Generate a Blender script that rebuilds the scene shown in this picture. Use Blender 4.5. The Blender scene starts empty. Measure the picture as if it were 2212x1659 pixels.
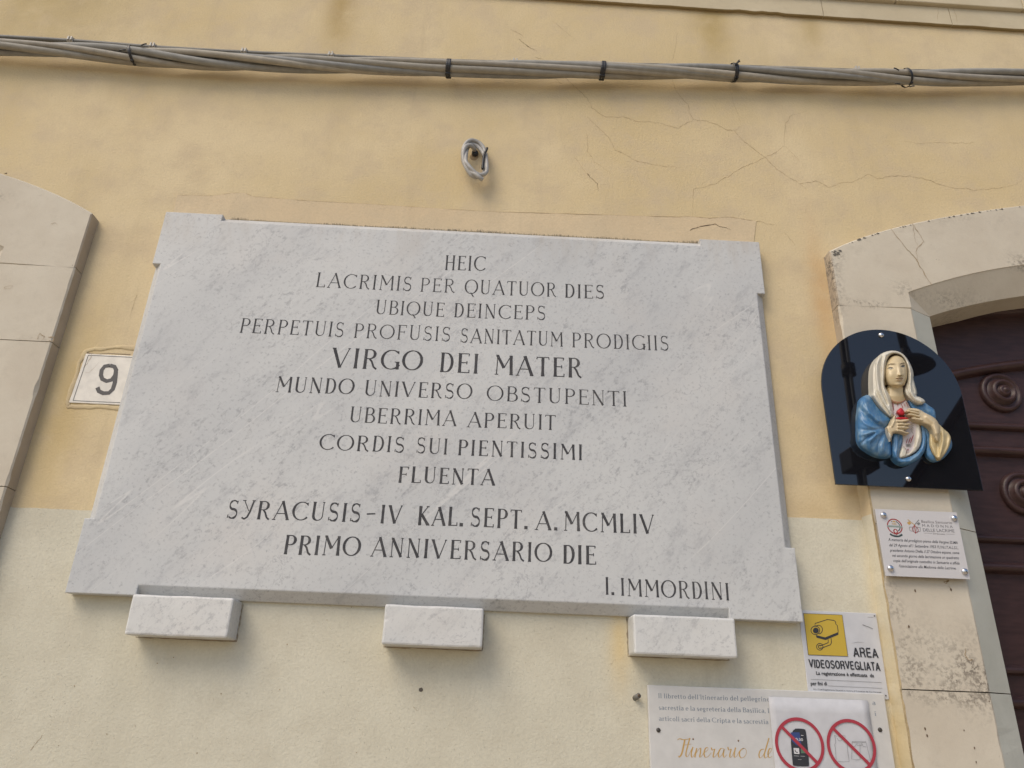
import bpy, bmesh, math, random
import numpy as np
from mathutils import Vector, Matrix, noise
from mathutils.geometry import delaunay_2d_cdt, tessellate_polygon
random.seed(7)
S = bpy.context.scene
C = S.collection

# ------------------------------------------------------------------ camera, sky, sun, exposure
PITCH, ROLL, YAW = map(math.radians, (23.378, 2.1286, 1.3708))
FOC, CX, CY = 1600.0, 1106.0, 829.5
CAM = np.array([0.0, -2.07, 1.6])
cp, sp, cw, sw, cr, sr = math.cos(PITCH), math.sin(PITCH), math.cos(YAW), math.sin(YAW), math.cos(ROLL), math.sin(ROLL)
FW = np.array([sw*cp, cw*cp, sp]); RI = np.array([cw, -sw, 0.0]); UP = np.cross(RI, FW)
CR = cr*RI + sr*UP; CU = -sr*RI + cr*UP
cd = bpy.data.cameras.new('camera'); cam = bpy.data.objects.new('camera', cd); C.objects.link(cam)
cam.matrix_world = Matrix([[CR[0], CU[0], -FW[0], CAM[0]], [CR[1], CU[1], -FW[1], CAM[1]], [CR[2], CU[2], -FW[2], CAM[2]], [0, 0, 0, 1]])
cd.sensor_width = 36; cd.sensor_fit = 'HORIZONTAL'; cd.lens = FOC/2212*36; cd.clip_start = 0.05; cd.clip_end = 500
S.camera = cam
SUN_EL, SUN_AZ = math.radians(48), math.radians(42)          # azimuth measured to the left of the wall's normal
W = bpy.data.worlds.new('World'); S.world = W; W.use_nodes = True
nt = W.node_tree; bg = nt.nodes['Background']; sky = nt.nodes.new('ShaderNodeTexSky'); sky.sky_type = 'NISHITA'
sky.sun_disc = False; sky.sun_elevation = SUN_EL; sky.sun_rotation = math.radians(180)+SUN_AZ
sky.air_density = 1.0; sky.dust_density = 2.0; sky.ozone_density = 1.0
nt.links.new(sky.outputs[0], bg.inputs[0]); bg.inputs[1].default_value = 0.12
sl = bpy.data.lights.new('sun', 'SUN'); sl.energy = 1.3; sl.angle = math.radians(36); sl.color = (1, 0.86, 0.66)
so = bpy.data.objects.new('sun', sl); C.objects.link(so)
sd = Vector((-math.sin(SUN_AZ)*math.cos(SUN_EL), -math.cos(SUN_AZ)*math.cos(SUN_EL), math.sin(SUN_EL)))
so.rotation_euler = sd.to_track_quat('Z', 'Y').to_euler()
S.view_settings.view_transform = 'Standard'; S.view_settings.look = 'None'; S.view_settings.gamma = 1
S.view_settings.exposure = 0.48
S.view_settings.use_curve_mapping = False

# ------------------------------------------------------------------ measuring: a spot in the photograph to a point on the wall
def P(px, py, off=0.0):
    d = CR*(px-CX)/FOC - CU*(py-CY)/FOC + FW
    t = (-off-CAM[1])/d[1]
    return Vector(CAM+t*d)
def ZM(x0, y0, s):
    return lambda a, b, off=0.0: P((x0+a/s)*0.864063, (y0+b/s)*0.864063, off)

# ------------------------------------------------------------------ helpers
def tag(o, label=None, cat=None, group=None, kind=None):
    for k, v in (('label', label), ('category', cat), ('group', group), ('kind', kind)):
        if v: o[k] = v
    return o
def thing(name, loc, label, cat, group=None):
    o = bpy.data.objects.new(name, None); C.objects.link(o); o.location = loc; o.empty_display_size = 0.05
    return tag(o, label, cat, group)
def wloc(o):
    v = Vector((0, 0, 0))
    while o is not None:
        v = v+o.location; o = o.parent
    return v
def mobj(name, verts, faces, mats, parent=None, smooth=False, fm=None, loc=None):
    me = bpy.data.meshes.new(name)
    if parent is not None: base = wloc(parent)
    else: base = Vector(loc) if loc is not None else Vector((0, 0, 0))
    me.from_pydata([tuple(Vector(v)-base) for v in verts], [], faces)
    if not isinstance(mats, (list, tuple)): mats = [mats]
    for m in mats: me.materials.append(m)
    if fm is not None: me.polygons.foreach_set('material_index', fm)
    if smooth: me.polygons.foreach_set('use_smooth', [True]*len(me.polygons))
    me.validate(); me.update()
    o = bpy.data.objects.new(name, me); C.objects.link(o)
    if parent is not None: o.parent = parent
    elif loc is not None: o.location = loc
    return o
def bevel_obj(o, w, seg=2, ang=40):
    m = o.modifiers.new('bevel', 'BEVEL'); m.width = w; m.segments = seg; m.limit_method = 'ANGLE'; m.angle_limit = math.radians(ang)
    return o
def fix_normals(o):
    bm = bmesh.new(); bm.from_mesh(o.data); bmesh.ops.recalc_face_normals(bm, faces=bm.faces[:]); bm.to_mesh(o.data); bm.free()
    return o
def prism(name, poly, y0, y1, mat, parent=None, bev=0, **kw):
    """poly: (x,z) outline; front at y0 (towards the street), back at y1"""
    n = len(poly)
    v = [(x, y0, z) for x, z in poly]+[(x, y1, z) for x, z in poly]
    f = [list(range(n)), list(range(2*n-1, n-1, -1))]+[[i, i+n, (i+1) % n+n, (i+1) % n] for i in range(n)]
    o = mobj(name, v, f, mat, parent, **kw); fix_normals(o)
    if bev: bevel_obj(o, bev)
    return o
def box(name, x0, x1, y0, y1, z0, z1, mat, parent=None, bev=0, **kw):
    return prism(name, [(x0, z0), (x1, z0), (x1, z1), (x0, z1)], y0, y1, mat, parent, bev, **kw)
def tube_data(path, r, n=10, closed=False, ry=None):
    path = [Vector(p) for p in path]; v = []; f = []; m = len(path); up = Vector((0, 1, 0.01))
    for i, p in enumerate(path):
        a = path[i-1] if (i > 0 or closed) else p
        b = path[(i+1) % m] if (i < m-1 or closed) else p
        d = (b-a).normalized(); s = d.cross(up)
        s = s.normalized() if s.length > 1e-4 else Vector((1, 0, 0)); u = s.cross(d).normalized()
        rr = r(i/(m-1)) if callable(r) else r
        for k in range(n):
            t = 2*math.pi*k/n; v.append(p+s*math.cos(t)*rr+u*math.sin(t)*(rr if ry is None else ry))
    for i in range(m if closed else m-1):
        j = (i+1) % m
        for k in range(n):
            f.append([i*n+k, i*n+(k+1) % n, j*n+(k+1) % n, j*n+k])
    if not closed: f += [list(range(n))[::-1], [(m-1)*n+k for k in range(n)]]
    return v, f
def tube(name, path, r, mat, parent=None, n=10, closed=False, **kw):
    v, f = tube_data(path, r, n, closed); o = mobj(name, v, f, mat, parent, smooth=True, **kw); fix_normals(o); return o
def lathe_y(prof, c, n=32):
    """profile (radius, height towards the street) turned about the y axis at c"""
    v = []; f = []
    for r, h in prof:
        for k in range(n):
            t = 2*math.pi*k/n; v.append((c[0]+r*math.cos(t), c[1]-h, c[2]+r*math.sin(t)))
    for i in range(len(prof)-1):
        for k in range(n): f.append([i*n+k, i*n+(k+1) % n, (i+1)*n+(k+1) % n, (i+1)*n+k])
    f.append([(len(prof)-1)*n+k for k in range(n)])
    return v, f
def lathe(name, prof, c, mat, parent, n=32, **kw):
    v, f = lathe_y(prof, c, n); o = mobj(name, v, f, mat, parent, smooth=True, **kw); fix_normals(o); return o
class Acc:
    """collects flat shapes lying on a plane y=const; every shape a hair above the one before"""
    def __init__(s, y): s.v = []; s.f = []; s.y = y; s.k = 0
    def add(s, pts, faces):
        b = len(s.v); yy = s.y-0.000012*(s.k % 9); s.k += 1
        s.v += [(p[0], yy, p[1]) for p in pts]; s.f += [[b+i for i in q] for q in faces]
    def ribbon(s, pts, ws):
        L = []; R = []
        n = len(pts)
        for i in range(n):
            a = pts[max(0, i-1)]; b = pts[min(n-1, i+1)]
            dx, dz = b[0]-a[0], b[1]-a[1]; l = math.hypot(dx, dz) or 1e-9
            w = (ws[i] if isinstance(ws, (list, tuple)) else ws)/2
            L.append((pts[i][0]-dz/l*w, pts[i][1]+dx/l*w)); R.append((pts[i][0]+dz/l*w, pts[i][1]-dx/l*w))
        s.add(L+R, [[i, n+i, n+i+1, i+1] for i in range(n-1)])
    def poly(s, pts):
        t = tessellate_polygon([[Vector((x, z, 0)) for x, z in pts]])
        s.add(pts, [list(q) for q in t])
    def make(s, name, mat, parent=None, **kw):
        o = mobj(name, s.v, s.f, mat, parent, **kw)
        # make all normals face the street
        bm = bmesh.new(); bm.from_mesh(o.data)
        for fc in bm.faces:
            fc.normal_update()
            if fc.normal.y > 0: fc.normal_flip()
        bm.to_mesh(o.data); bm.free(); return o

# ------------------------------------------------------------------ materials
def newmat(name):
    m = bpy.data.materials.new(name); m.use_nodes = True
    return m, m.node_tree, m.node_tree.nodes['Principled BSDF']
def simple(name, col, rough=0.6, metal=0.0, spec=0.5, bump=0, bscale=200, var=0.0):
    m, t, b = newmat(name); b.inputs['Base Color'].default_value = (*col, 1)
    b.inputs['Roughness'].default_value = rough; b.inputs['Metallic'].default_value = metal
    b.inputs['Specular IOR Level'].default_value = spec
    g = NT(t)
    if var:
        n = g.noise(30, 4); c = g.mix(g.ramp(n, 0.3, 0.7), [x*(1-var) for x in col], [min(1, x*(1+var)) for x in col])
        t.links.new(c, b.inputs['Base Color'])
    if bump: g.bump(g.noise(bscale, 3), bump, 0.002, b)
    return m
class NT:
    def __init__(s, t):
        s.t = t; s.geo = t.nodes.new('ShaderNodeNewGeometry'); s.pos = s.geo.outputs['Position']
        s.sep = None
    def L(s, a, b): s.t.links.new(a, b)
    def xyz(s):
        if s.sep is None:
            s.sep = s.t.nodes.new('ShaderNodeSeparateXYZ'); s.L(s.pos, s.sep.inputs[0])
        return s.sep.outputs
    def mapping(s, scale=(1, 1, 1), rot=(0, 0, 0), loc=(0, 0, 0)):
        m = s.t.nodes.new('ShaderNodeMapping'); m.vector_type = 'TEXTURE'; s.L(s.pos, m.inputs[0]); scale = [1/q for q in scale]
        m.inputs['Scale'].default_value = scale; m.inputs['Rotation'].default_value = rot; m.inputs['Location'].default_value = loc
        return m.outputs[0]
    def noise(s, scale, detail=4, rough=0.55, vec=None, dist=0.0):
        n = s.t.nodes.new('ShaderNodeTexNoise'); s.L(vec or s.pos, n.inputs['Vector'])
        n.inputs['Scale'].default_value = scale; n.inputs['Detail'].default_value = detail
        n.inputs['Roughness'].default_value = rough; n.inputs['Distortion'].default_value = dist
        return n.outputs['Fac']
    def vor(s, scale, vec=None):
        n = s.t.nodes.new('ShaderNodeTexVoronoi'); s.L(vec or s.pos, n.inputs['Vector']); n.inputs['Scale'].default_value = scale
        return n.outputs['Distance']
    def math(s, op, a, b=None, c=None, clamp=False):
        n = s.t.nodes.new('ShaderNodeMath'); n.operation = op; n.use_clamp = clamp
        for i, q in enumerate((a, b, c)):
            if q is None: continue
            if isinstance(q, (int, float)): n.inputs[i].default_value = q
            else: s.L(q, n.inputs[i])
        return n.outputs[0]
    def ramp(s, f, a, b, lo=0.0, hi=1.0, smooth=True):
        n = s.t.nodes.new('ShaderNodeMapRange'); n.interpolation_type = 'SMOOTHSTEP' if smooth else 'LINEAR'
        s.L(f, n.inputs[0]); n.inputs[1].default_value = a; n.inputs[2].default_value = b
        n.inputs[3].default_value = lo; n.inputs[4].default_value = hi
        return n.outputs[0]
    def mix(s, f, a, b, mode='MIX'):
        n = s.t.nodes.new('ShaderNodeMix'); n.data_type = 'RGBA'; n.blend_type = mode
        if isinstance(f, (int, float)): n.inputs[0].default_value = f
        else: s.L(f, n.inputs[0])
        for i, q in ((6, a), (7, b)):
            if isinstance(q, (list, tuple)): n.inputs[i].default_value = (*q, 1)
            else: s.L(q, n.inputs[i])
        return n.outputs[2]
    def bump(s, h, strength, dist, bsdf, prev=None):
        n = s.t.nodes.new('ShaderNodeBump'); n.inputs['Strength'].default_value = strength; n.inputs['Distance'].default_value = dist
        s.L(h, n.inputs['Height'])
        if prev is not None: s.L(prev, n.inputs['Normal'])
        if bsdf is not None: s.L(n.outputs[0], bsdf.inputs['Normal'])
        return n.outputs[0]
    def blob(s, x0, z0, wx, wz):
        """soft spot centred on a place of the wall"""
        X = s.xyz()
        a = s.math('DIVIDE', s.math('SUBTRACT', X[0], x0), wx); b = s.math('DIVIDE', s.math('SUBTRACT', X[2], z0), wz)
        d = s.math('ADD', s.math('MULTIPLY', a, a), s.math('MULTIPLY', b, b))
        return s.math('POWER', 2.718, s.math('MULTIPLY', d, -1.0))

def plaster(name, c0, c1, c2, grain=1.0, stains=()):
    m, t, b = newmat(name); g = NT(t)
    big = g.noise(1.3, 5, 0.6, dist=0.4); mid = g.noise(7, 6, 0.65); fine = g.noise(160, 3, 0.6); sp_ = g.noise(420, 2, 0.5)
    col = g.mix(g.ramp(big, 0.32, 0.7), c0, c1)
    col = g.mix(g.ramp(mid, 0.42, 0.68, 0, 0.8), col, c2)
    vs = g.noise(5, 5, 0.6, vec=g.mapping((1.2, 1, 0.18)))
    col = g.mix(g.ramp(vs, 0.52, 0.75, 0, 0.25), col, [x*0.78 for x in c0])
    # drips and rain marks running down
    dr = g.math('MULTIPLY', g.ramp(g.noise(11, 4, 0.6, vec=g.mapping((1, 1, 0.07))), 0.56, 0.72), g.ramp(g.noise(1.6, 3), 0.42, 0.62))
    col = g.mix(g.math('MULTIPLY', dr, 0.3), col, [x*0.72 for x in c2])
    # pin holes and dark grains
    pit = g.ramp(g.noise(230, 2, 0.7), 0.66, 0.74)
    dens = g.ramp(g.noise(3.1, 4, 0.6), 0.4, 0.72)
    col = g.mix(g.math('MULTIPLY', g.math('MULTIPLY', pit, dens), 0.45*grain), col, [x*0.45 for x in c2])
    col = g.mix(g.ramp(fine, 0.35, 0.7, 0, 0.24), col, [x*0.7 for x in c1])
    for x0, z0, wx, wz, cc, am in stains:
        wob = g.ramp(g.noise(9, 4, 0.6), 0.2, 0.6, 0.3, 1.0)
        col = g.mix(g.math('MULTIPLY', g.math('MULTIPLY', g.blob(x0, z0, wx, wz), wob), am), col, cc)
    g.L(col, b.inputs['Base Color']); b.inputs['Roughness'].default_value = 0.93; b.inputs['Specular IOR Level'].default_value = 0.2
    h = g.math('ADD', g.math('MULTIPLY', fine, 0.5), g.math('MULTIPLY', g.noise(95, 4, 0.6), 0.5))
    h = g.math('SUBTRACT', h, g.math('MULTIPLY', pit, 0.6))
    n1 = g.bump(h, 0.6*grain, 0.003, None)
    g.bump(g.noise(2.2, 3, 0.5), 0.5, 0.02, b, prev=n1)
    return m
OCH = (0.30, 0.20, 0.07)
M_upper = plaster('plaster_ochre', (0.59, 0.47, 0.27), (0.66, 0.545, 0.35), (0.555, 0.45, 0.30), 1.1, [
    (-0.66, 4.05, 0.055, 0.24, (0.36, 0.25, 0.09), 0.7), (0.78, 4.08, 0.07, 0.22, (0.36, 0.26, 0.09), 0.65),
    (1.17, 4.08, 0.05, 0.13, (0.36, 0.26, 0.10), 0.5), (-1.75, 4.05, 0.35, 0.28, (0.36, 0.27, 0.11), 0.55),
    (-1.25, 2.35, 0.07, 0.3, (0.47, 0.34, 0.13), 0.5), (1.05, 2.85, 0.035, 0.25, (0.55, 0.33, 0.14), 0.55),
    (0.93, 2.14, 0.16, 0.05, (0.5, 0.37, 0.2), 0.5), (0.62, 3.05, 0.2, 0.08, (0.5, 0.4, 0.24), 0.5)])
M_lower = plaster('plaster_cream', (0.56, 0.53, 0.42), (0.62, 0.59, 0.48), (0.545, 0.51, 0.405), 1.0, [
    (0.36, 1.77, 0.03, 0.12, (0.62, 0.46, 0.2), 0.6), (1.07, 1.6, 0.02, 0.35, (0.62, 0.47, 0.22), 0.6)])
M_patch = plaster('plaster_patch', (0.60, 0.475, 0.31), (0.65, 0.53, 0.355), (0.555, 0.455, 0.31), 0.8)
M_crack = simple('crack', (0.33, 0.24, 0.14), 0.95)
M_crackd = simple('crack_dark', (0.12, 0.08, 0.05), 0.95)
def stone(name, c0, c1, dirt=(), dcol=(0.19, 0.165, 0.135), spotty=0.25, rough=0.85):
    m, t, b = newmat(name); g = NT(t)
    big = g.noise(4, 5, 0.6); fine = g.noise(120, 3, 0.6)
    col = g.mix(g.ramp(big, 0.3, 0.7), c0, c1)
    col = g.mix(g.ramp(g.noise(20, 5, 0.7), 0.5, 0.75, 0, 0.3), col, [x*0.8 for x in c0])
    sp_ = g.ramp(g.noise(70, 3, 0.7), 0.68, 0.73)
    col = g.mix(g.math('MULTIPLY', g.math('MULTIPLY', sp_, g.ramp(g.noise(5, 3), 0.5, 0.7)), spotty*2.4), col, (0.16, 0.12, 0.08))
    for x0, z0, wx, wz, am in dirt:
        lich = g.ramp(g.noise(95, 5, 0.75), 0.44, 0.6)
        wob = g.ramp(g.noise(16, 4, 0.6), 0.35, 0.6, 0.1, 1.0)
        col = g.mix(g.math('MULTIPLY', g.math('MULTIPLY', g.math('MULTIPLY', g.blob(x0, z0, wx, wz), wob), lich), am), col, dcol)
    g.L(col, b.inputs['Base Color']); b.inputs['Roughness'].default_value = rough; b.inputs['Specular IOR Level'].default_value = 0.25
    n1 = g.bump(g.math('ADD', g.math('MULTIPLY', fine, 0.4), g.noise(28, 4, 0.6)), 0.35, 0.003, None)
    g.bump(g.noise(6, 3), 0.4, 0.008, b, prev=n1)
    return m
M_stone = stone('limestone', (0.52, 0.465, 0.375), (0.58, 0.53, 0.435), [
    (1.29, 1.72, 0.075, 0.09, 1.0), (1.22, 1.70, 0.10, 0.05, 0.8), (1.14, 1.74, 0.06, 0.1, 0.6), (1.10, 1.85, 0.02, 0.14, 0.6),
    (1.15, 2.81, 0.07, 0.015, 1.1), (1.09, 2.99, 0.03, 0.03, 1.1), (1.09, 2.9, 0.02, 0.14, 0.4), (1.30, 2.87, 0.05, 0.03, 0.6),
    (1.72, 3.0, 0.05, 0.03, 0.9), (1.45, 3.16, 0.3, 0.02, 0.3), (1.5, 2.86, 0.12, 0.03, 0.5), (1.2, 1.66, 0.12, 0.02, 0.9), (-1.66, 3.06, 0.06, 0.03, 0.6), (-1.35, 2.545, 0.05, 0.015, 0.9)])
M_splay = stone('limestone_skylight_tint', (0.46, 0.46, 0.40), (0.52, 0.52, 0.46), [(1.45, 2.86, 0.12, 0.03, 0.8), (1.7, 2.9, 0.1, 0.03, 0.7)])  # same limestone, greyed: blue skylight on the jamb splay is put into the colour
M_edge = stone('limestone_brown_edge', (0.40, 0.335, 0.255), (0.48, 0.41, 0.32), [(1.078, 2.95, .1, .09, 1.3), (1.078, 2.83, .1, .1, .8)], spotty=0.6, rough=0.95)  # darker, browner limestone on the outer side faces, dirt spots at the right doorway
M_string = stone('stringcourse_stone', (0.49, 0.42, 0.29), (0.56, 0.49, 0.35), [])
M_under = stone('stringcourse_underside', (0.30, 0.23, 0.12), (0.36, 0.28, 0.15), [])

def marble(name, tint=(1, 1, 1), am=1.0):
    m, t, b = newmat(name); g = NT(t)
    rot = (0, math.radians(40), 0)
    mp = g.mapping((1, 1, 0.42), rot); mp2 = g.mapping((1, 1, 0.045), (0, math.radians(44), 0))
    base = g.mix(g.ramp(g.noise(3.2, 5, 0.6, vec=mp), 0.3, 0.7), [0.485*tint[0], 0.495*tint[1], 0.498*tint[2]], [0.548*tint[0], 0.556*tint[1], 0.551*tint[2]])
    base = g.mix(g.ramp(g.noise(2.1, 4, 0.6), 0.5, 0.75, 0, 0.35), base, (0.58, 0.54, 0.50))
    grey = g.ramp(g.noise(20, 8, 0.8, vec=mp), 0.50, 0.72)
    base = g.mix(g.math('MULTIPLY', grey, 0.6*am), base, (0.33, 0.335, 0.35))
    fl = g.ramp(g.noise(60, 5, 0.75, vec=g.mapping((1, 1, 0.6), rot)), 0.53, 0.66)
    dens = g.ramp(g.noise(6, 4, 0.6, vec=mp), 0.36, 0.64)
    base = g.mix(g.math('MULTIPLY', g.math('MULTIPLY', fl, dens), 0.55*am), base, (0.24, 0.245, 0.26))
    base = g.mix(g.ramp(g.noise(105, 4, 0.75), 0.54, 0.70, 0, 0.6*am), base, (0.27, 0.275, 0.29))
    # thin dark thread veins
    th = g.math('ABSOLUTE', g.math('SUBTRACT', g.noise(5.5, 6, 0.6, dist=0.6), 0.5))
    thm = g.math('MULTIPLY', g.ramp(th, 0.0, 0.006, 1, 0), g.ramp(g.noise(2.3, 3), 0.52, 0.62))
    base = g.mix(g.math('MULTIPLY', thm, 0.5), base, (0.26, 0.26, 0.28))
    # long pale veins
    wv = g.math('ABSOLUTE', g.math('SUBTRACT', g.noise(3.2, 3, 0.55, vec=mp2), 0.5))
    wm = g.math('MULTIPLY', g.ramp(wv, 0.0, 0.0022, 1, 0), g.ramp(g.noise(1.7, 3), 0.42, 0.56))
    base = g.mix(g.math('MULTIPLY', wm, 0.42), base, (0.68, 0.67, 0.65))
    top = g.math('MULTIPLY', g.ramp(g.xyz()[2], 2.86, 3.03), g.ramp(g.noise(7, 5, 0.7, vec=g.mapping((1, 1, 0.25))), 0.45, 0.7))
    base = g.mix(g.math('MULTIPLY', top, 0.42), base, (0.38, 0.32, 0.25))
    g.L(base, b.inputs['Base Color'])
    b.inputs['Roughness'].default_value = 0.5; b.inputs['Specular IOR Level'].default_value = 0.3
    g.bump(g.noise(90, 4, 0.6), 0.12, 0.002, b)
    return m
M_marble = marble('marble_grey_veined'); M_block = marble('marble_white', (1.13, 1.12, 1.10), .7)
def letterpaint():
    m, t, b = newmat('engraved_dark_paint'); g = NT(t)
    c = g.mix(g.ramp(g.noise(9, 5, 0.7), 0.45, 0.75), (0.042, 0.042, 0.047), (0.085, 0.084, 0.085))
    c = g.mix(g.math('MULTIPLY', g.ramp(g.noise(260, 3, 0.7), 0.6, 0.7), 0.5), c, (0.26, 0.26, 0.27))
    g.L(c, b.inputs['Base Color']); b.inputs['Roughness'].default_value = 0.85; return m
M_letter = letterpaint()
M_mould = simple('black_mould', (0.10, 0.09, 0.07), 1.0)
M_cable = [simple('cable_sheath_%s' % n, c, 0.7, spec=0.3, var=0.1) for n, c in
           (('beige', (0.32, 0.295, 0.25)), ('grey', (0.27, 0.265, 0.245)), ('dusty', (0.35, 0.32, 0.265)), ('blue_grey', (0.26, 0.26, 0.25)), ('brown_grey', (0.285, 0.265, 0.225)))]
M_conduit = simple('conduit_grey', (0.15, 0.145, 0.13), 0.6, var=0.1)
M_clip = simple('clip_plastic', (0.42, 0.40, 0.36), 0.5)
M_tie = simple('black_nylon', (0.02, 0.02, 0.022), 0.45)
M_coil = simple('grey_cable', (0.36, 0.35, 0.33), 0.45, var=0.1)
M_tile = simple('glazed_tile', (0.70, 0.66, 0.58), 0.18, spec=0.5, var=0.08)
M_tilemark = simple('tile_print', (0.07, 0.06, 0.05), 0.3)
def wood(name, col):
    m, t, b = newmat(name); g = NT(t)
    n = g.noise(14, 5, 0.6, vec=g.mapping((1, 1, 6)))
    g.L(g.mix(g.ramp(n, 0.3, 0.7), [x*0.8 for x in col], [x*1.2 for x in col]), b.inputs['Base Color'])
    b.inputs['Roughness'].default_value = 0.42; b.inputs['Specular IOR Level'].default_value = 0.4
    g.bump(n, 0.12, 0.002, b); return m
M_door = wood('door_burgundy_paint', (0.046, 0.023, 0.022))
M_panel = simple('black_gloss_acrylic', (0.006, 0.0065, 0.009), 0.02, spec=0.75)
M_steel = simple('screw_cap_steel', (0.62, 0.62, 0.64), 0.22, metal=1.0)
M_screwd = simple('screw_dark', (0.06, 0.055, 0.05), 0.5, metal=0.3)
M_acr = simple('frosted_plaque', (0.55, 0.54, 0.55), 0.25, spec=0.5)
M_acre = simple('clear_plaque_edge', (0.30, 0.29, 0.28), 0.2)
M_white = simple('white_sign_board', (0.52, 0.53, 0.56), 0.4, var=0.04)
M_panelw = simple('information_board_white', (0.55, 0.545, 0.53), 0.45, var=0.04)
M_paper = simple('laminated_paper', (0.51, 0.515, 0.54), 0.6, spec=0.3, var=0.05)
M_ink = simple('black_ink', (0.025, 0.027, 0.035), 0.6)
M_inkg = simple('grey_ink', (0.12, 0.12, 0.13), 0.6)
M_inkb = simple('blue_grey_ink', (0.17, 0.21, 0.26), 0.6)
M_yel = simple('yellow_print', (0.50, 0.355, 0.045), 0.45)
M_gold = simple('gold_ink', (0.48, 0.30, 0.09), 0.5)
M_red = simple('red_ring_print', (0.36, 0.035, 0.055), 0.5)
M_rust = simple('dark_red_ink', (0.30, 0.04, 0.04), 0.5)
M_phone = simple('phone_black', (0.03, 0.032, 0.04), 0.4)
M_phoneb = simple('phone_blue', (0.035, 0.06, 0.19), 0.4)
M_green = simple('print_green', (0.09, 0.17, 0.11), 0.5)
def glaze(name, c, c2, rough=0.3, sc=14, wash=0.5):
    m, t, b = newmat(name); g = NT(t)
    n = g.noise(sc*4, 5, 0.65, vec=g.mapping((1, 1, 0.45), (0, 0.5, 0)))
    g.L(g.mix(g.ramp(n, 0.42, 0.72, 0, wash), c, c2), b.inputs['Base Color'])
    b.inputs['Roughness'].default_value = rough; b.inputs['Specular IOR Level'].default_value = 0.5
    g.bump(g.noise(220, 3), 0.08, 0.001, b); return m
M_skin = glaze('ceramic_skin', (0.56, 0.45, 0.27), (0.62, 0.52, 0.34), 0.36)
M_skin2 = glaze('ceramic_hand', (0.56, 0.455, 0.29), (0.60, 0.50, 0.34), 0.38)
M_veil = glaze('ceramic_ivory', (0.62, 0.59, 0.50), (0.54, 0.49, 0.38), 0.36, wash=0.7)
M_blue = glaze('ceramic_blue', (0.055, 0.165, 0.33), (0.22, 0.34, 0.43), 0.38, wash=0.85)
M_dress = glaze('ceramic_pale_pink', (0.58, 0.52, 0.51), (0.5, 0.44, 0.42), 0.3)
M_goldc = glaze('ceramic_gold_lining', (0.60, 0.49, 0.27), (0.50, 0.38, 0.19), 0.36)
M_hair = simple('ceramic_brown', (0.045, 0.022, 0.012), 0.35)
M_redc = glaze('ceramic_red', (0.42, 0.01, 0.02), (0.6, 0.05, 0.05), 0.3)
M_eye = simple('ceramic_grey_iris', (0.06, 0.065, 0.055), 0.3); M_eyew = simple('ceramic_eye_white', (0.55, 0.52, 0.44), 0.3)
M_lip = simple('ceramic_lip', (0.42, 0.22, 0.12), 0.35); M_brow = simple('ceramic_brow', (0.13, 0.09, 0.04), 0.4)
M_pave = stone('paving', (0.41, 0.34, 0.245), (0.47, 0.395, 0.29), [])
M_pole = simple('lamp_iron', (0.03, 0.03, 0.032), 0.5); M_pipe = simple('galvanised_pipe', (0.20, 0.22, 0.24), 0.5)
M_opp = plaster('plaster_brown', (0.16, 0.14, 0.12), (0.19, 0.165, 0.14), (0.14, 0.12, 0.10)); M_roof = simple('roof_tiles', (0.10, 0.06, 0.045), 0.9, var=0.2)

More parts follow.
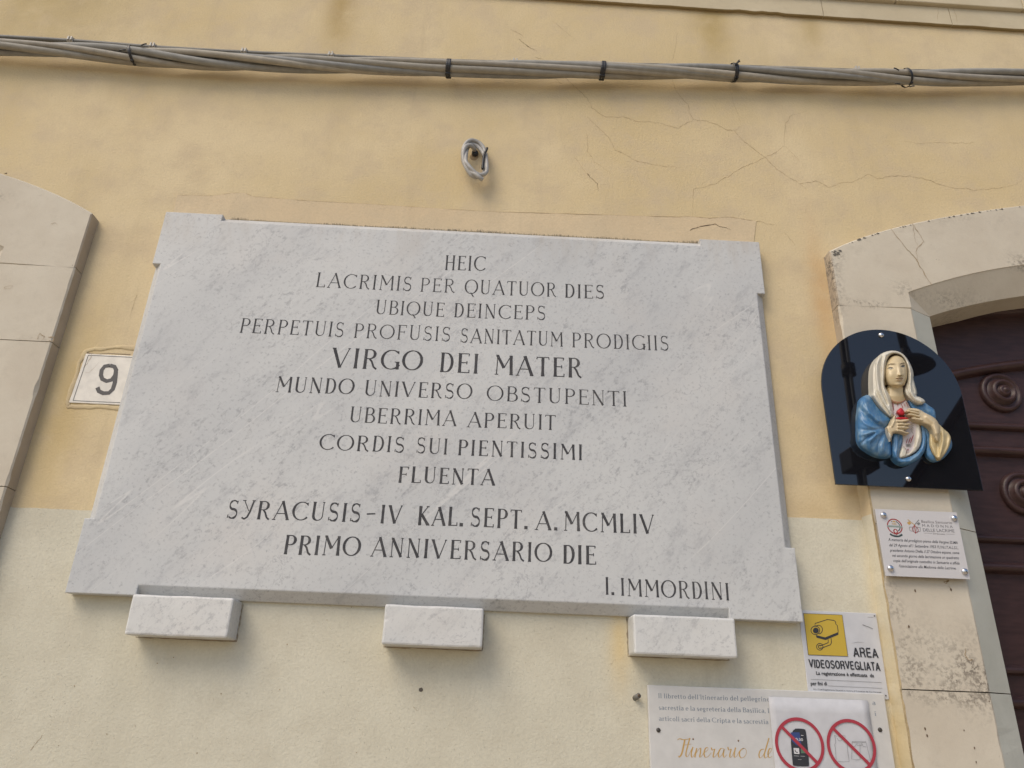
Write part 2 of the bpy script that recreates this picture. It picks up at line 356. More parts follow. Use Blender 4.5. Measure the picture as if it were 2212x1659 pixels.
# ------------------------------------------------------------------ lettering
def arc(cx, cy, rx, ry, a0, a1, n=14):
    return [(cx+rx*math.cos(math.radians(a0+(a1-a0)*i/n)), cy+ry*math.sin(math.radians(a0+(a1-a0)*i/n))) for i in range(n+1)]
def sf(x, y, h=.09): return ([(x-h, y), (x+h, y)], 'h')
A_ = None
G = {
 'A': (.80, [([(.04, 0), (.42, 1)], 'h'), ([(.40, 1.02), (.77, 0)], 't'), ([(.17, .33), (.65, .33)], 'h'), sf(.05, 0), sf(.76, 0)]),
 'B': (.60, [([(.12, 0), (.12, 1)], 't'), ([(.04, .99), (.32, .99)]+arc(.32, .76, .2, .23, 90, -90)+[(.12, .53)], A_), ([(.12, .53), (.34, .53)]+arc(.34, .27, .25, .26, 90, -90)+[(.04, .01)], A_)]),
 'C': (.78, [(arc(.46, .5, .43, .49, 48, 318, 26), A_), ([(.75, .97), (.76, .80)], 'h')]),
 'D': (.62, [([(.12, 0), (.12, 1)], 't'), ([(.03, .985), (.28, .985)]+arc(.28, .5, .29, .485, 90, -90, 18)+[(.03, .015)], A_)]),
 'E': (.56, [([(.12, 0), (.12, 1)], 't'), ([(.03, .985), (.54, .985)], 'h'), ([(.12, .52), (.44, .52)], 'h'), ([(.03, .015), (.56, .015)], 'h'), ([(.54, 1.0), (.52, .86)], 'h'), ([(.56, 0), (.56, .16)], 'h'), ([(.44, .6), (.44, .44)], 'h')]),
 'F': (.56, [([(.12, 0), (.12, 1)], 't'), ([(.03, .985), (.54, .985)], 'h'), ([(.12, .52), (.44, .52)], 'h'), ([(.55, 1.0), (.54, .84)], 'h'), ([(.44, .6), (.44, .44)], 'h'), sf(.12, 0)]),
 'G': (.80, [(arc(.46, .5, .43, .49, 48, 330, 26), A_), ([(.76, .95), (.77, .80)], 'h'), ([(.76, .0), (.76, .38)], 't'), ([(.62, .38), (.84, .38)], 'h')]),
 'H': (.66, [([(.1, 0), (.1, 1)], 't'), ([(.58, 0), (.58, 1)], 't'), ([(.1, .52), (.58, .52)], 'h'), sf(.1, 0), sf(.1, 1), sf(.58, 0), sf(.58, 1)]),
 'I': (.22, [([(.11, 0), (.11, 1)], 't'), sf(.11, 0), sf(.11, 1)]),
 'K': (.68, [([(.12, 0), (.12, 1)], 't'), ([(.14, .46), (.58, 1)], 'h'), ([(.22, .55), (.64, 0)], 't'), sf(.12, 0), sf(.12, 1), sf(.57, 1), sf(.65, 0)]),
 'L': (.56, [([(.12, 0), (.12, 1)], 't'), ([(.03, .015), (.56, .015)], 'h'), ([(.56, 0), (.56, .18)], 'h'), sf(.12, 1)]),
 'M': (.90, [([(.10, 0), (.13, 1)], 'h'), ([(.11, 1), (.46, .34)], 't'), ([(.46, .34), (.80, 1)], 'h'), ([(.80, 1), (.83, 0)], 't'), sf(.10, 0), sf(.83, 0), ([(.06, 1.02), (.14, .98)], 'h')]),
 'N': (.72, [([(.1, 0), (.1, 1)], 'h'), ([(.1, 1), (.62, 0)], 't'), ([(.62, 0), (.62, 1)], 'h'), sf(.1, 0), ([(.04, 1.02), (.14, .98)], 'h'), sf(.62, 1, .06)]),
 'O': (.88, [(arc(.44, .5, .42, .49, 60, 420, 34), A_)]),
 'P': (.58, [([(.12, 0), (.12, 1)], 't'), ([(.03, .985), (.3, .985)]+arc(.3, .735, .24, .25, 90, -90)+[(.12, .485)], A_), sf(.12, 0)]),
 'Q': (.88, [(arc(.44, .5, .42, .49, 60, 420, 34), A_), ([(.42, .08), (.62, -.2)], 'm')]),
 'R': (.66, [([(.12, 0), (.12, 1)], 't'), ([(.03, .985), (.3, .985)]+arc(.3, .75, .23, .235, 90, -90)+[(.12, .515)], A_), ([(.3, .51), (.42, .36), (.52, .1), (.66, -.02)], 'm'), sf(.12, 0)]),
 'S': (.54, [(arc(.27, .745, .2, .24, 40, 270, 16)+arc(.27, .255, .22, .25, 90, -140, 16), 's'), ([(.46, .98), (.44, .8)], 'h'), ([(.04, .02), (.05, .2)], 'h')]),
 'T': (.62, [([(.31, 0), (.31, 1)], 't'), ([(0, .985), (.62, .985)], 'h'), ([(0, .87), (.02, 1)], 'h'), ([(.62, .87), (.6, 1)], 'h'), sf(.31, 0)]),
 'U': (.70, [([(.12, 1), (.12, .32)]+arc(.36, .27, .24, .26, 180, 270, 8), 't2'), (arc(.36, .27, .24, .26, 270, 360, 8)+[(.6, 1)], 'h'), sf(.12, 1), sf(.6, 1, .06)]),
 'V': (.80, [([(.04, 1), (.40, 0)], 't'), ([(.40, 0), (.74, 1)], 'h'), sf(.04, 1), sf(.74, 1, .06)]),
 'Y': (.62, [([(.06, 1), (.36, .42)], 'h'), ([(.56, 1), (.42, .35)]+[(.32, .08), (.18, -.02), (.04, .06)], 'm'), sf(.06, 1), sf(.56, 1)]),
 '-': (.5, [([(.02, .42), (.48, .46)], 'm')]),
 '.': (.14, [([(.02, .06), (.13, .06)], 'dot')]),
 ',': (.14, [([(.1, .1), (.04, -.12)], 'm')]), "'": (.12, [([(.08, 1), (.05, .78)], 'm')]),
 'a': (.46, [(arc(.22, .46, .16, .17, 150, 20, 8)+[(.38, .12), (.46, .02)], 't2'), ([(.37, .36)]+arc(.2, .16, .17, .16, 100, 320, 12), A_)]),
 'b': (.52, [([(.09, 0), (.09, 1.0)], 't'), (arc(.28, .31, .2, .31, 150, -150, 16), A_), sf(.05, 1, .05)]),
 'c': (.44, [(arc(.25, .31, .2, .31, 45, 310, 16), A_)]),
 'd': (.54, [([(.43, 0), (.43, 1.0)], 't'), (arc(.25, .31, .2, .31, 40, 320, 16), A_), sf(.38, 1, .05), sf(.47, 0, .05)]),
 'e': (.46, [(arc(.25, .31, .2, .31, 0, 310, 18), A_), ([(.05, .34), (.45, .34)], 'h')]),
 'f': (.34, [([(.13, 0), (.13, .78)]+arc(.27, .82, .14, .16, 180, 50, 8), 't2'), ([(.0, .6), (.3, .6)], 'h'), sf(.13, 0)]),
 'g': (.5, [(arc(.23, .38, .17, .23, 0, 360, 18), A_), ([(.35, .55), (.48, .6)], 'h'), ([(.16, .16), (.12, .06), (.2, .02), (.38, -.02), (.42, -.14), (.25, -.26), (.05, -.2), (.08, -.05), (.16, 0)], 'm')]),
 'i': (.24, [([(.12, 0), (.12, .6)], 't'), sf(.12, 0), sf(.08, .6, .06), ([(.06, .88), (.18, .88)], 'dot')]),
 'l': (.24, [([(.12, 0), (.12, 1)], 't'), sf(.12, 0), sf(.08, 1, .05)]),
 'm': (.84, [([(.12, 0), (.12, .6)], 't'), (arc(.27, .4, .15, .21, 150, 0, 8)+[(.42, 0)], 't2'), (arc(.57, .4, .15, .21, 150, 0, 8)+[(.72, 0)], 't2'), sf(.12, 0), sf(.42, 0), sf(.72, 0)]),
 'n': (.56, [([(.12, 0), (.12, .6)], 't'), (arc(.29, .4, .16, .21, 150, 0, 8)+[(.45, 0)], 't2'), sf(.12, 0), sf(.45, 0), sf(.08, .6, .06)]),
 'o': (.5, [(arc(.25, .31, .2, .31, 0, 360, 22), A_)]),
 'p': (.52, [([(.09, -.28), (.09, .6)], 't'), (arc(.28, .31, .2, .31, 150, -150, 16), A_), sf(.09, -.28)]),
 'q': (.52, [([(.43, -.28), (.43, .6)], 't'), (arc(.25, .31, .2, .31, 40, 320, 16), A_), sf(.43, -.28)]),
 'r': (.38, [([(.12, 0), (.12, .6)], 't'), (arc(.28, .42, .15, .18, 160, 50, 6), 'm'), sf(.12, 0), sf(.08, .6, .06)]),
 's': (.38, [(arc(.19, .46, .13, .15, 45, 270, 10)+arc(.19, .15, .14, .16, 90, -140, 10), 's')]),
 't': (.34, [([(.13, .85), (.13, .14)]+arc(.24, .12, .11, .12, 180, 300, 6), 't2'), ([(.0, .6), (.3, .6)], 'h')]),
 'u': (.56, [([(.1, .6), (.1, .2)]+arc(.26, .18, .16, .19, 180, 340, 8), 't2'), ([(.43, .6), (.43, 0)], 't'), sf(.06, .6, .05), sf(.38, .6, .05), sf(.47, 0, .05)]),
 'v': (.48, [([(.05, .6), (.24, 0)], 't'), ([(.24, 0), (.43, .6)], 'h'), sf(.05, .6), sf(.43, .6)]),
 'z': (.42, [([(.04, .59), (.38, .59)], 'h'), ([(.38, .59), (.04, .01)], 't'), ([(.04, .01), (.4, .01)], 'h')]),
}
def strokes_text(acc, text, a, b, H, T=.13, h=.04, gap=.2, space=.5, jit=0.0, slant=0.0, cut=None):
    """hand drawn roman letters between the baseline points a and b (x,z), capital height H"""
    wd = 0
    for i, ch in enumerate(text):
        wd += space if ch == ' ' else G[ch][0]+(gap if i < len(text)-1 else 0)
    ux, uz = (b[0]-a[0])/wd, (b[1]-a[1])/wd
    sx = math.hypot(ux, uz)
    x = 0
    for ch in text:
        if ch == ' ': x += space; continue
        w, st = G[ch]; jy = random.uniform(-1, 1)*jit*0.2; jh = 1+random.uniform(-1, 1)*jit*0.3; js = random.uniform(-1, 1)*jit*0.12
        for pts, md in st:
            q = []
            if len(pts) == 2 and md != 'dot':
                k = 5; pts = [(pts[0][0]+(pts[1][0]-pts[0][0])*i/k, pts[0][1]+(pts[1][1]-pts[0][1])*i/k) for i in range(k+1)]
            for px, py in pts:
                gx = x+px+(slant+js)*py
                q.append((a[0]+ux*gx, a[1]+uz*gx+H*(py*jh+jy)))
            ws = []
            n = len(q)
            for i in range(n):
                p0 = q[max(0, i-1)]; p1 = q[min(n-1, i+1)]; dx, dz = p1[0]-p0[0], p1[1]-p0[1]; l = math.hypot(dx, dz) or 1
                if md is None: wv = h+(T-h)*abs(dz/l)**2
                elif md == 's': wv = h+(T-h)*(abs(dx/l) if .15 < i/n < .85 else .3)**1.0
                elif md == 't': wv = T*(1.12 if i in (0, n-1) else 1)
                elif md == 't2': wv = h+(T-h)*min(1, abs(dz/l)*1.1)
                elif md == 'm': wv = (T+h)*.5
                elif md == 'dot': wv = T*1.25
                else: wv = h
                ws.append(max(.6*h, wv*(1+random.uniform(-1, 1)*jit*1.6))*H)
            if md == 'dot': ws = [T*1.25*H]*2; c = ((q[0][0]+q[1][0])/2, (q[0][1]+q[1][1])/2); q = [(c[0]-ws[0]/2, c[1]), (c[0]+ws[0]/2, c[1])]
            acc.ribbon(q, ws)
        x += w+gap
def sans(name, text, pa, pb, pt, off, mat, parent, bold=0.0, shear=0.0):
    """plain printed letters: baseline from pa to pb (points on the plane), capital top at height of pt"""
    cu = bpy.data.curves.new(name, 'FONT'); cu.body = text; cu.resolution_u = 3; cu.offset = bold; cu.shear = shear
    t = bpy.data.objects.new(name, cu); C.objects.link(t); bpy.context.view_layer.update()
    me = bpy.data.meshes.new_from_object(t.evaluated_get(bpy.context.evaluated_depsgraph_get()))
    bpy.data.objects.remove(t); bpy.data.curves.remove(cu)
    co = np.empty(len(me.vertices)*3); me.vertices.foreach_get('co', co); co = co.reshape(-1, 3)
    x0, x1 = co[:, 0].min(), co[:, 0].max(); cap = 0.69
    H = pt[2]-pa[2]
    out = []
    for c in co:
        u = (c[0]-x0)/(x1-x0); out.append((pa[0]+(pb[0]-pa[0])*u, -off, pa[2]+(pb[2]-pa[2])*u+c[1]/cap*H))
    fs = [list(p.vertices) for p in me.polygons]
    o = mobj(name, out, fs, mat, parent)
    bm = bmesh.new(); bm.from_mesh(o.data)
    for fc in bm.faces:
        fc.normal_update()
        if fc.normal.y > 0: fc.normal_flip()
    bm.to_mesh(o.data); bm.free(); bpy.data.meshes.remove(me)
    return o
xz = lambda v: (v[0], v[2])

GS = {
 'A': (.70, [[(.06, 0), (.35, .93), (.64, 0)], [(.15, .30), (.55, .30)]]), 'R': (.68, [[(.09, 0), (.09, .93), (.38, .93)]+arc(.40, .71, .17, .22, 90, -90, 8)+[(.09, .49)], [(.40, .49), (.54, .40), (.56, .2), (.60, 0)]]),
 'E': (.62, [[(.58, .07), (.09, .07), (.09, .93), (.56, .93)], [(.09, .51), (.53, .51)]]), 'V': (.68, [[(.05, 1), (.34, .08), (.63, 1)]]), 'I': (.22, [[(.11, 0), (.11, 1)]]),
 'D': (.68, [[(.09, .07), (.09, .93), (.30, .93)]+arc(.30, .5, .28, .43, 90, -90, 12)+[(.09, .07)]]), 'O': (.74, [arc(.37, .5, .29, .43, 90, 450, 24)]),
 'S': (.66, [arc(.33, .72, .23, .21, 20, 250, 10)+arc(.33, .29, .25, .22, 75, -160, 12)]), 'G': (.76, [arc(.39, .5, .30, .43, 35, 320, 20), [(.68, 0), (.68, .44), (.42, .44)]]),
 'L': (.56, [[(.09, 1), (.09, .07), (.53, .07)]]), 'T': (.62, [[(.31, 0), (.31, .93)], [(.02, .93), (.60, .93)]])}
def sans_caps(acc, text, a, b, H, T=.15, gap=.09):
    wd = sum(GS[c][0] for c in text)+gap*(len(text)-1); ux, uz = (b[0]-a[0])/wd, (b[1]-a[1])/wd; x = 0
    for c in text:
        w, st = GS[c]
        for pts in st:
            q = []
            for i in range(len(pts)):
                q.append((a[0]+ux*(x+pts[i][0]), a[1]+uz*(x+pts[i][0])+H*pts[i][1]))
            # straight joints are drawn as separate bars so that their width stays even
            if len(pts) <= 5:
                for i in range(len(q)-1): acc.ribbon([q[i], q[i+1]], T*H*.95)
            else: acc.ribbon(q, T*H*.95)
        x += w+gap

# ------------------------------------------------------------------ ground
g_ = mobj('pavement', [(-40, -60, 0), (40, -60, 0), (40, 0.3, 0), (-40, 0.3, 0)], [[0, 1, 2, 3]], M_pave); tag(g_, kind='structure')

# ------------------------------------------------------------------ the rendered facade
MIR = lambda x: -0.247-x
facade = thing('plastered_wall', (0, 0, 0), 'ochre rendered house wall with cream painted lower band between two doorways', 'wall')
def seg_quads(ivs, y):
    v = []; f = []
    for x0, x1, z0, z1 in ivs:
        b = len(v); v += [(x0, y, z0), (x1, y, z0), (x1, y, z1), (x0, y, z1)]; f.append([b, b+1, b+2, b+3])
    return v, f
hl = (MIR(2.9), MIR(1.2)); hr = (1.2, 2.9); BZ = lambda x: 2.0535 if x < 0 else 2.1195
v, f = seg_quads([(-7, hl[0], 1.9, 4.3), (hl[0], hl[1], 3.05, 4.3), (hl[1], 0, 1.9, 4.3), (0, hr[0], 1.9, 4.3), (hr[0], hr[1], 3.05, 4.3), (hr[1], 7, 1.9, 4.3), (-7, 7, 4.3, 8.0)], 0)
mobj('upper_render', v, f, M_upper, facade)
def lower_piece(x0, x1):
    n = max(2, int((x1-x0)/0.012)); v = []; f = []
    for i in range(n+1):
        x = x0+(x1-x0)*i/n
        z = BZ((x0+x1)/2)+0.0022*noise.noise(Vector((x*18, 3, 0)))+0.0012*noise.noise(Vector((x*90, 7, 0)))
        v += [(x, -0.0016, 0), (x, -0.0016, z), (x, 0, z)]
    for i in range(n): a = i*3; f += [[a, a+3, a+4, a+1], [a+1, a+4, a+5, a+2]]
    return v, f
V = []; Fq = []
for a, b in ((-7, hl[0]), (hl[1], 0), (0, hr[0]), (hr[1], 7)):
    v, f = lower_piece(a, b); k = len(V); V += v; Fq += [[i+k for i in q] for q in f]
mobj('lower_render', V, Fq, M_lower, facade)

z1 = ZM(0, 0, 2.4578); z2 = ZM(800, 0, 2.4578); z3 = ZM(1660, 0, 2.4578); zr = ZM(1960, 500, 3.3183); z4 = ZM(0, 400, 2.37)
zb = ZM(2160, 1260, 2.513)
# patch of newer render above the plaque
top = [z1(1060, 1330), z1(1090, 1200), z1(1300, 1205), z1(1430, 1188), z1(1500, 1187), z1(1560, 1210), z1(1700, 1220), z1(1950, 1240), z2(0, 1240), z2(250, 1252), z2(600, 1275), z2(1000, 1300), z2(1600, 1318), z2(2212, 1335), z3(130, 1330), z3(280, 1342), z3(400, 1335), z3(565, 1360)]
pts = [(-1.035, 2.99)]+[xz(p) for p in top]+[(0.832, 2.99)]
prism('render_patch', pts, -0.0022, 0, M_patch, facade)
# cracks
cr_ = Acc(-0.0006); crp = Acc(-0.0028)
def crack(acc, f, pts, w, off=0.0, taper=True, sub=6):
    q = [xz(f(a, b, off)) for a, b in pts]; out = []; sub = 10
    for i in range(len(q)-1):
        for k in range(sub):
            t = k/sub; x = q[i][0]*(1-t)+q[i+1][0]*t; z = q[i][1]*(1-t)+q[i+1][1]*t
            nn = noise.noise_vector(Vector((x*55, z*55, 4)))*.0042+noise.noise_vector(Vector((x*200, z*200, 4)))*.002
            x += nn.x; z += nn.y
            out.append((x, z))
    out.append(q[-1]); n = len(out)
    ws = [w*(0.35+1.3*abs(noise.noise(Vector((out[i_][0]*40, out[i_][1]*40, 1)))))*(.8+.4*random.random())*(min(1, (n-1-i_)/(n*0.3)+.25) if taper else 1) for i_ in range(n)]
    acc.ribbon(out, ws)
w0 = .0013
crack(cr_, z3, [(50, 490), (75, 560), (110, 610), (150, 640), (155, 690), (180, 735), (130, 760), (85, 792), (0, 765)], w0)
crack(cr_, z3, [(180, 735), (260, 742), (320, 765), (380, 795), (435, 808), (470, 850), (540, 905), (620, 970), (660, 1010), (710, 1050), (760, 1085), (830, 1128), (880, 1170)], w0*1.2)
crack(cr_, z3, [(830, 1128), (895, 1122), (935, 1108), (1010, 1150), (1090, 1125), (1165, 1115), (1255, 1068), (1310, 1097), (1400, 1082), (1500, 1080), (1600, 1100), (1700, 1135), (1790, 1160), (1850, 1155), (1910, 1170), (2000, 1158), (2100, 1150), (2160, 1130), (2212, 1100)], w0*1.1)
crack(cr_, z3, [(620, 970), (560, 1000), (470, 1030), (400, 1080), (330, 1120), (270, 1145), (180, 1160), (175, 1330)], w0*1.1)
crack(cr_, z3, [(620, 970), (690, 935), (740, 895), (745, 760), (780, 710), (880, 680)], w0*.8)
crack(cr_, z3, [(435, 808), (480, 770)], w0*.7); crack(cr_, z3, [(470, 750), (430, 640), (400, 520)], w0*.5)
crack(cr_, z3, [(745, 895), (830, 985)], w0*.5); crack(cr_, z3, [(1470, 865), (1570, 880), (1700, 875), (1850, 882), (1930, 872)], w0*.8)
crack(cr_, z3, [(85, 200), (65, 320), (50, 380)], w0*.8); crack(cr_, z3, [(740, 1430), (790, 1480), (805, 1510)], w0)
crack(cr_, z3, [(565, 1360), (620, 1370), (680, 1380)], w0)
crack(cr_, z2, [(1505, 478), (1550, 520), (1640, 600), (1670, 660), (1750, 720), (1850, 715), (1940, 745), (2080, 755), (2200, 790)], w0*1.3)
crack(cr_, z2, [(1640, 720), (1780, 850), (1810, 920), (1880, 950), (1950, 995), (2100, 1020), (2212, 1030)], w0*.9)
crack(cr_, z2, [(1170, 180), (1250, 222)], w0); crack(cr_, z2, [(1325, 350), (1400, 375)], w0); crack(cr_, z2, [(1440, 475), (1490, 520)], w0)
crack(cr_, z2, [(1640, 820), (1645, 930), (1690, 1000), (1780, 1060)], w0*.6); crack(cr_, z2, [(1430, 130), (1580, 255)], w0*.5)
crack(cr_, z2, [(1560, 960), (1640, 1070)], w0*.6); crack(cr_, z4, [(810, 800), (770, 930)], w0*.8)
cr_.make('crack', M_crack, facade)
cd_ = Acc(-0.0008)
crack(cd_, z2, [(1220, 240), (1290, 295), (1335, 315)], w0*1.6); crack(cd_, z2, [(1640, 1070), (1690, 1110), (1705, 1130), (1705, 1165)], w0*1.8)
cd_.make('crack', M_crackd, facade)
crack(crp, z3, [(160, 1415), (215, 1395), (310, 1382), (380, 1400), (410, 1415)], w0*2.6)
crp.make('crack', M_crackd, facade)
# line along the top of the patch
pl = Acc(-0.0030); q = [xz(p) for p in top[1:]]; out = []
for i in range(len(q)-1):
    for k in range(8):
        t = k/8; out.append((q[i][0]*(1-t)+q[i+1][0]*t, q[i][1]*(1-t)+q[i+1][1]*t+random.uniform(-1, 1)*.0006-.0005))
pl.ribbon(out, [w0*random.uniform(.1, 1.0)*(1.2 if p[0] > 0 else .7) for p in out]); pl.make('crack', M_crack, facade)
# black mould along the top of the plaque
mo = Acc(-0.0036); x = -0.905
while x < 0.655:
    dens = 0.5+0.7*noise.noise(Vector((x*5, 0, 2)))+(.15 if x > -.2 else 0)
    hgt = max(.004, 0.016*dens*random.random()**.7); wv = random.uniform(.0012, .0035)
    if random.random() < .92: mo.poly([(x, 3.0), (x+wv, 3.0), (x+wv*.6, 3.036+hgt), (x+wv*.3, 3.036+hgt)])
    x += wv*random.uniform(.5, 1.1)
tag(mo.make('mould_fringe', M_mould, facade), kind='stuff')
# drilled holes and small pits of the lower band
def hole(px, py, r, dark=M_crackd):
    c = P(px, py, .0017); a = Acc(-0.0022); a.poly([(c[0]+r*math.cos(t)*random.uniform(.8, 1.1), c[2]+r*math.sin(t)*random.uniform(.8, 1.1)) for t in np.linspace(0, 2*math.pi, 11)[:-1]])
    a.make('drill_hole', dark, facade)
hole(909, 1490, .0055, simple('hole_grey', (0.10, 0.085, 0.07), .9))
a = Acc(-0.0022)
for i in range(26):
    px, py = random.uniform(40, 1700), random.uniform(1110, 1640); c = P(px, py); s = random.uniform(.0008, .0018)
    a.poly([(c[0]+s*math.cos(t)*random.uniform(.6, 1.2), c[2]+s*math.sin(t)) for t in np.linspace(0, 6.28, 7)[:-1]])
tag(a.make('pit_marks', M_crack, facade), kind='stuff')
a = Acc(-0.0022); crack(a, ZM(0, 1560, 2.212), [(240, 615), (170, 700)], .0012, taper=False); crack(a, ZM(900, 1400, 1.9069), [(255, 700), (280, 712)], .0012); a.make('scratch', M_crack, facade)

# plug with a tube stub left of the notice board
pg = thing('wall_plug', P(1372, 1505, 0), 'small grey pipe stub stuck in the wall left of the notice board', 'wall plug')
c = P(1371, 1508, 0.0); e = c+Vector((.006, -.024, .006))
tube('stub', [c, e], .0065, M_conduit, pg, 12); tube('bore', [e+Vector((0, .001, 0)), e+Vector((0.0002, -.0008, .0002))], .0035, M_crackd, pg, 10)

# ------------------------------------------------------------------ string course above
sc_ = thing('string_course', (0, 0, 4.1), 'pale stone string course with a stepped upper ledge above the cables', 'string course')
slope = (4.118-4.138)/(2.031-0.593)
_a, _b = z3(0, 34, .015), z3(2212, 182, .015); _sl = (_b[2]-_a[2])/(_b[0]-_a[0])
def zc(x): return _a[2]+_sl*(x-_a[0])
_l = z3(1450, 4, .032); ZL = _l[2]-zc(_l[0]); xs = [-7, -5.6, -4.2, -2.9, -1.6, -0.35, 1.222, 1.735, 2.95, 4.2, 5.6, 7]
for i in range(len(xs)-1):
    x0, x1 = xs[i]+.0012, xs[i+1]-.0012; n = max(3, int((x1-x0)/.03)); v = []; f = []
    for k in range(n+1):
        x = x0+(x1-x0)*k/n; nz = .0035*max(0, noise.noise(Vector((x*9, 1, 5))))+.0015*noise.noise(Vector((x*40, 1, 5)))
        if abs(x-0.93) < .05 or abs(x-1.01) < .04: nz += .006*random.random()
        zz = zc(x)
        v += [(x, 0, zz+nz+.003), (x, -.013, zz+nz), (x, -.015, zz+.002+nz), (x, -.015, zz+ZL), (x, 0, zz+ZL)]
    for k in range(n):
        a0 = k*5; b0 = a0+5
        for j in range(4): f.append([a0+j, b0+j, b0+j+1, a0+j+1])
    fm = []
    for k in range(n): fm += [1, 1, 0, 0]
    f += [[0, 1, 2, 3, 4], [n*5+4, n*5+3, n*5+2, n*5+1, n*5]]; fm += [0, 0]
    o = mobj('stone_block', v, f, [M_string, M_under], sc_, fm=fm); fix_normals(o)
for i in range(len(xs)-1):
    x0, x1 = xs[i]+.3, xs[i+1]+.3-.002
    o = prism('ledge_stone', [(x0, zc(x0)+ZL+.001), (x1, zc(x1)+ZL+.001), (x1, zc(x1)+.30), (x0, zc(x0)+.30)], -.032, 0, M_string, sc_, .004)
cs = Acc(-.0157); crack(cs, z3, [(1755, 10), (1790, 80), (1805, 150)], .0017, .0157); crack(cs, z3, [(1690, 5), (1680, 130)], .0012, .0157); cs.make('crack', M_crack, sc_)

# ------------------------------------------------------------------ stone doorways and doors
XC = 2.05
def interp(tab):
    xs_, ys_ = zip(*tab)
    return lambda x: float(np.interp(x, xs_, ys_))
def smooth_tab(tab, n=24):
    x_, y_ = map(np.array, zip(*tab)); c = np.polyfit(x_-x_[-1], y_, 4); xx = np.linspace(x_[0], x_[-1], n)
    return list(zip(xx, np.polyval(c, xx-x_[-1])))
outer = smooth_tab([(1.078, 3.006), (1.105, 3.024), (1.175, 3.058), (1.262, 3.093), (1.376, 3.135), (1.52, 3.176), (1.656, 3.207), (1.785, 3.235), (1.92, 3.255), (2.05, 3.262)])
inner = smooth_tab([(1.315, 2.861), (1.396, 2.896), (1.515, 2.935), (1.622, 2.967), (1.725, 2.99), (1.89, 3.012), (2.05, 3.02)])
splay = smooth_tab([(1.402, 2.806), (1.485, 2.838), (1.613, 2.872), (1.738, 2.904), (1.9, 2.928), (2.05, 2.936)])
def doorway(mir, label, cat):
    X = (lambda x: MIR(x)) if mir else (lambda x: x)
    root = thing('stone_doorway', (X(XC), 0, 0), label, cat, 'stone doorways with shallow arches')
    YF, YS, YB = -.045, .005, .17
    def block(z0, z1, side):
        Xs = (lambda x: X(x)) if side < 0 else (lambda x: X(2*XC-x))
        n = max(3, int((z1-z0)/.02)); v = []; f = []; fm = []
        for k in range(n+1):
            z = z0+.0013+(z1-z0-.0026)*k/n; chip = max(0, noise.noise(Vector((side*3, z*14, 1+mir)))-.12)*.012; ch2 = max(0, noise.noise(Vector((side*7, z*17, 4+mir)))-.2)*.005
            sec = [(1.078, YB), (1.078, 0.0), (1.078+.002*noise.noise(Vector((z*30, 1, 1))), YF+.004+chip), (1.082+chip, YF), (1.311-ch2, YF), (1.316, YF+.003+ch2), (1.400, YS-.002), (1.402, YS+.002), (1.402, YB)]
            v += [(Xs(x), y, z) for x, y in sec]
        m = 9
        for k in range(n):
            for j in range(m):
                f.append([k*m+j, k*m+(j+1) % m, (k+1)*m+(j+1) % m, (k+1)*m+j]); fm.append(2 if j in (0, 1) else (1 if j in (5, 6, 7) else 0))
        f += [list(range(m)), [n*m+j for j in range(m)]]; fm += [0, 0]
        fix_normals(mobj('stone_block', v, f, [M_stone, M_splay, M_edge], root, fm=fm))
    for side in (-1, 1):
        for a0, b0 in ((0, .58), (.58, 1.12), (1.12, 1.67), (1.67, 2.1), (2.1, 2.5425), (2.5425, 2.803)): block(a0, b0, side)
    # arch stones: two halves of the lintel meeting at the crown
    for side in (-1, 1):
        Xs = (lambda x: X(x)) if side < 0 else (lambda x: X(2*XC-x))
        O = [(1.078, 2.8045)]+outer; I = [(1.315, 2.8045)]+inner; Sp = [(1.402, 2.8045)]+splay
        n = len(O); v = []; f = []; fm = []
        for k in range(n):
            (ox, oz), (ix, iz), (sx, sz) = O[k], I[k], Sp[k]
            if k == n-1: ox = ix = sx = XC-.001
            c = max(0, noise.noise(Vector((ox*20, 2, 9+side))))*.006
            v += [(Xs(x), y, z) for x, y, z in ((ox, YB, oz), (ox, YF+.004, oz), (ox+(.004 if k == 0 or k == 1 else 0), YF, oz-.004-c), (ix, YF, iz+.002), (ix, YF+.003, iz-.001), (sx, YS, sz), (sx, YB, sz))]
        m = 7
        for k in range(n-1):
            for j in range(m):
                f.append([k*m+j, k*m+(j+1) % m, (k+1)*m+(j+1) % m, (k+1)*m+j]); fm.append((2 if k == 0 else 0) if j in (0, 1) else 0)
        f += [list(range(m)), [(n-1)*m+j for j in range(m)]]; fm += [0, 0]
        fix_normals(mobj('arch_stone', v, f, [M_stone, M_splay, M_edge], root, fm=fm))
    return root
dr = doorway(False, 'pale limestone doorway with splayed arch framing the burgundy door at right', 'doorway')
dl = doorway(True, 'pale limestone doorway with a worn right edge cut off by the left of the photo', 'doorway')
a = Acc(-.0462)
crack(a, zr, [(885, 240), (960, 340), (1090, 490), (1150, 590), (1220, 700)], .0026, .045, taper=False); crack(a, zr, [(1060, 190), (1110, 265), (1160, 340), (1110, 390), (1095, 440), (1110, 520)], .0018, .045)
crack(a, zr, [(1065, 200), (1080, 300), (1108, 385)], .0014, .045)
crack(a, zb, [(640, 905), (632, 940), (650, 975), (672, 975)], .003, .045, taper=False)
crack(a, zb, [(495, 490), (520, 478), (512, 500), (500, 492)], .003, .045, taper=False); crack(a, zb, [(530, 512), (545, 535)], .003, .045)
a.make('crack', M_crack, dr)
a = Acc(-.0462)
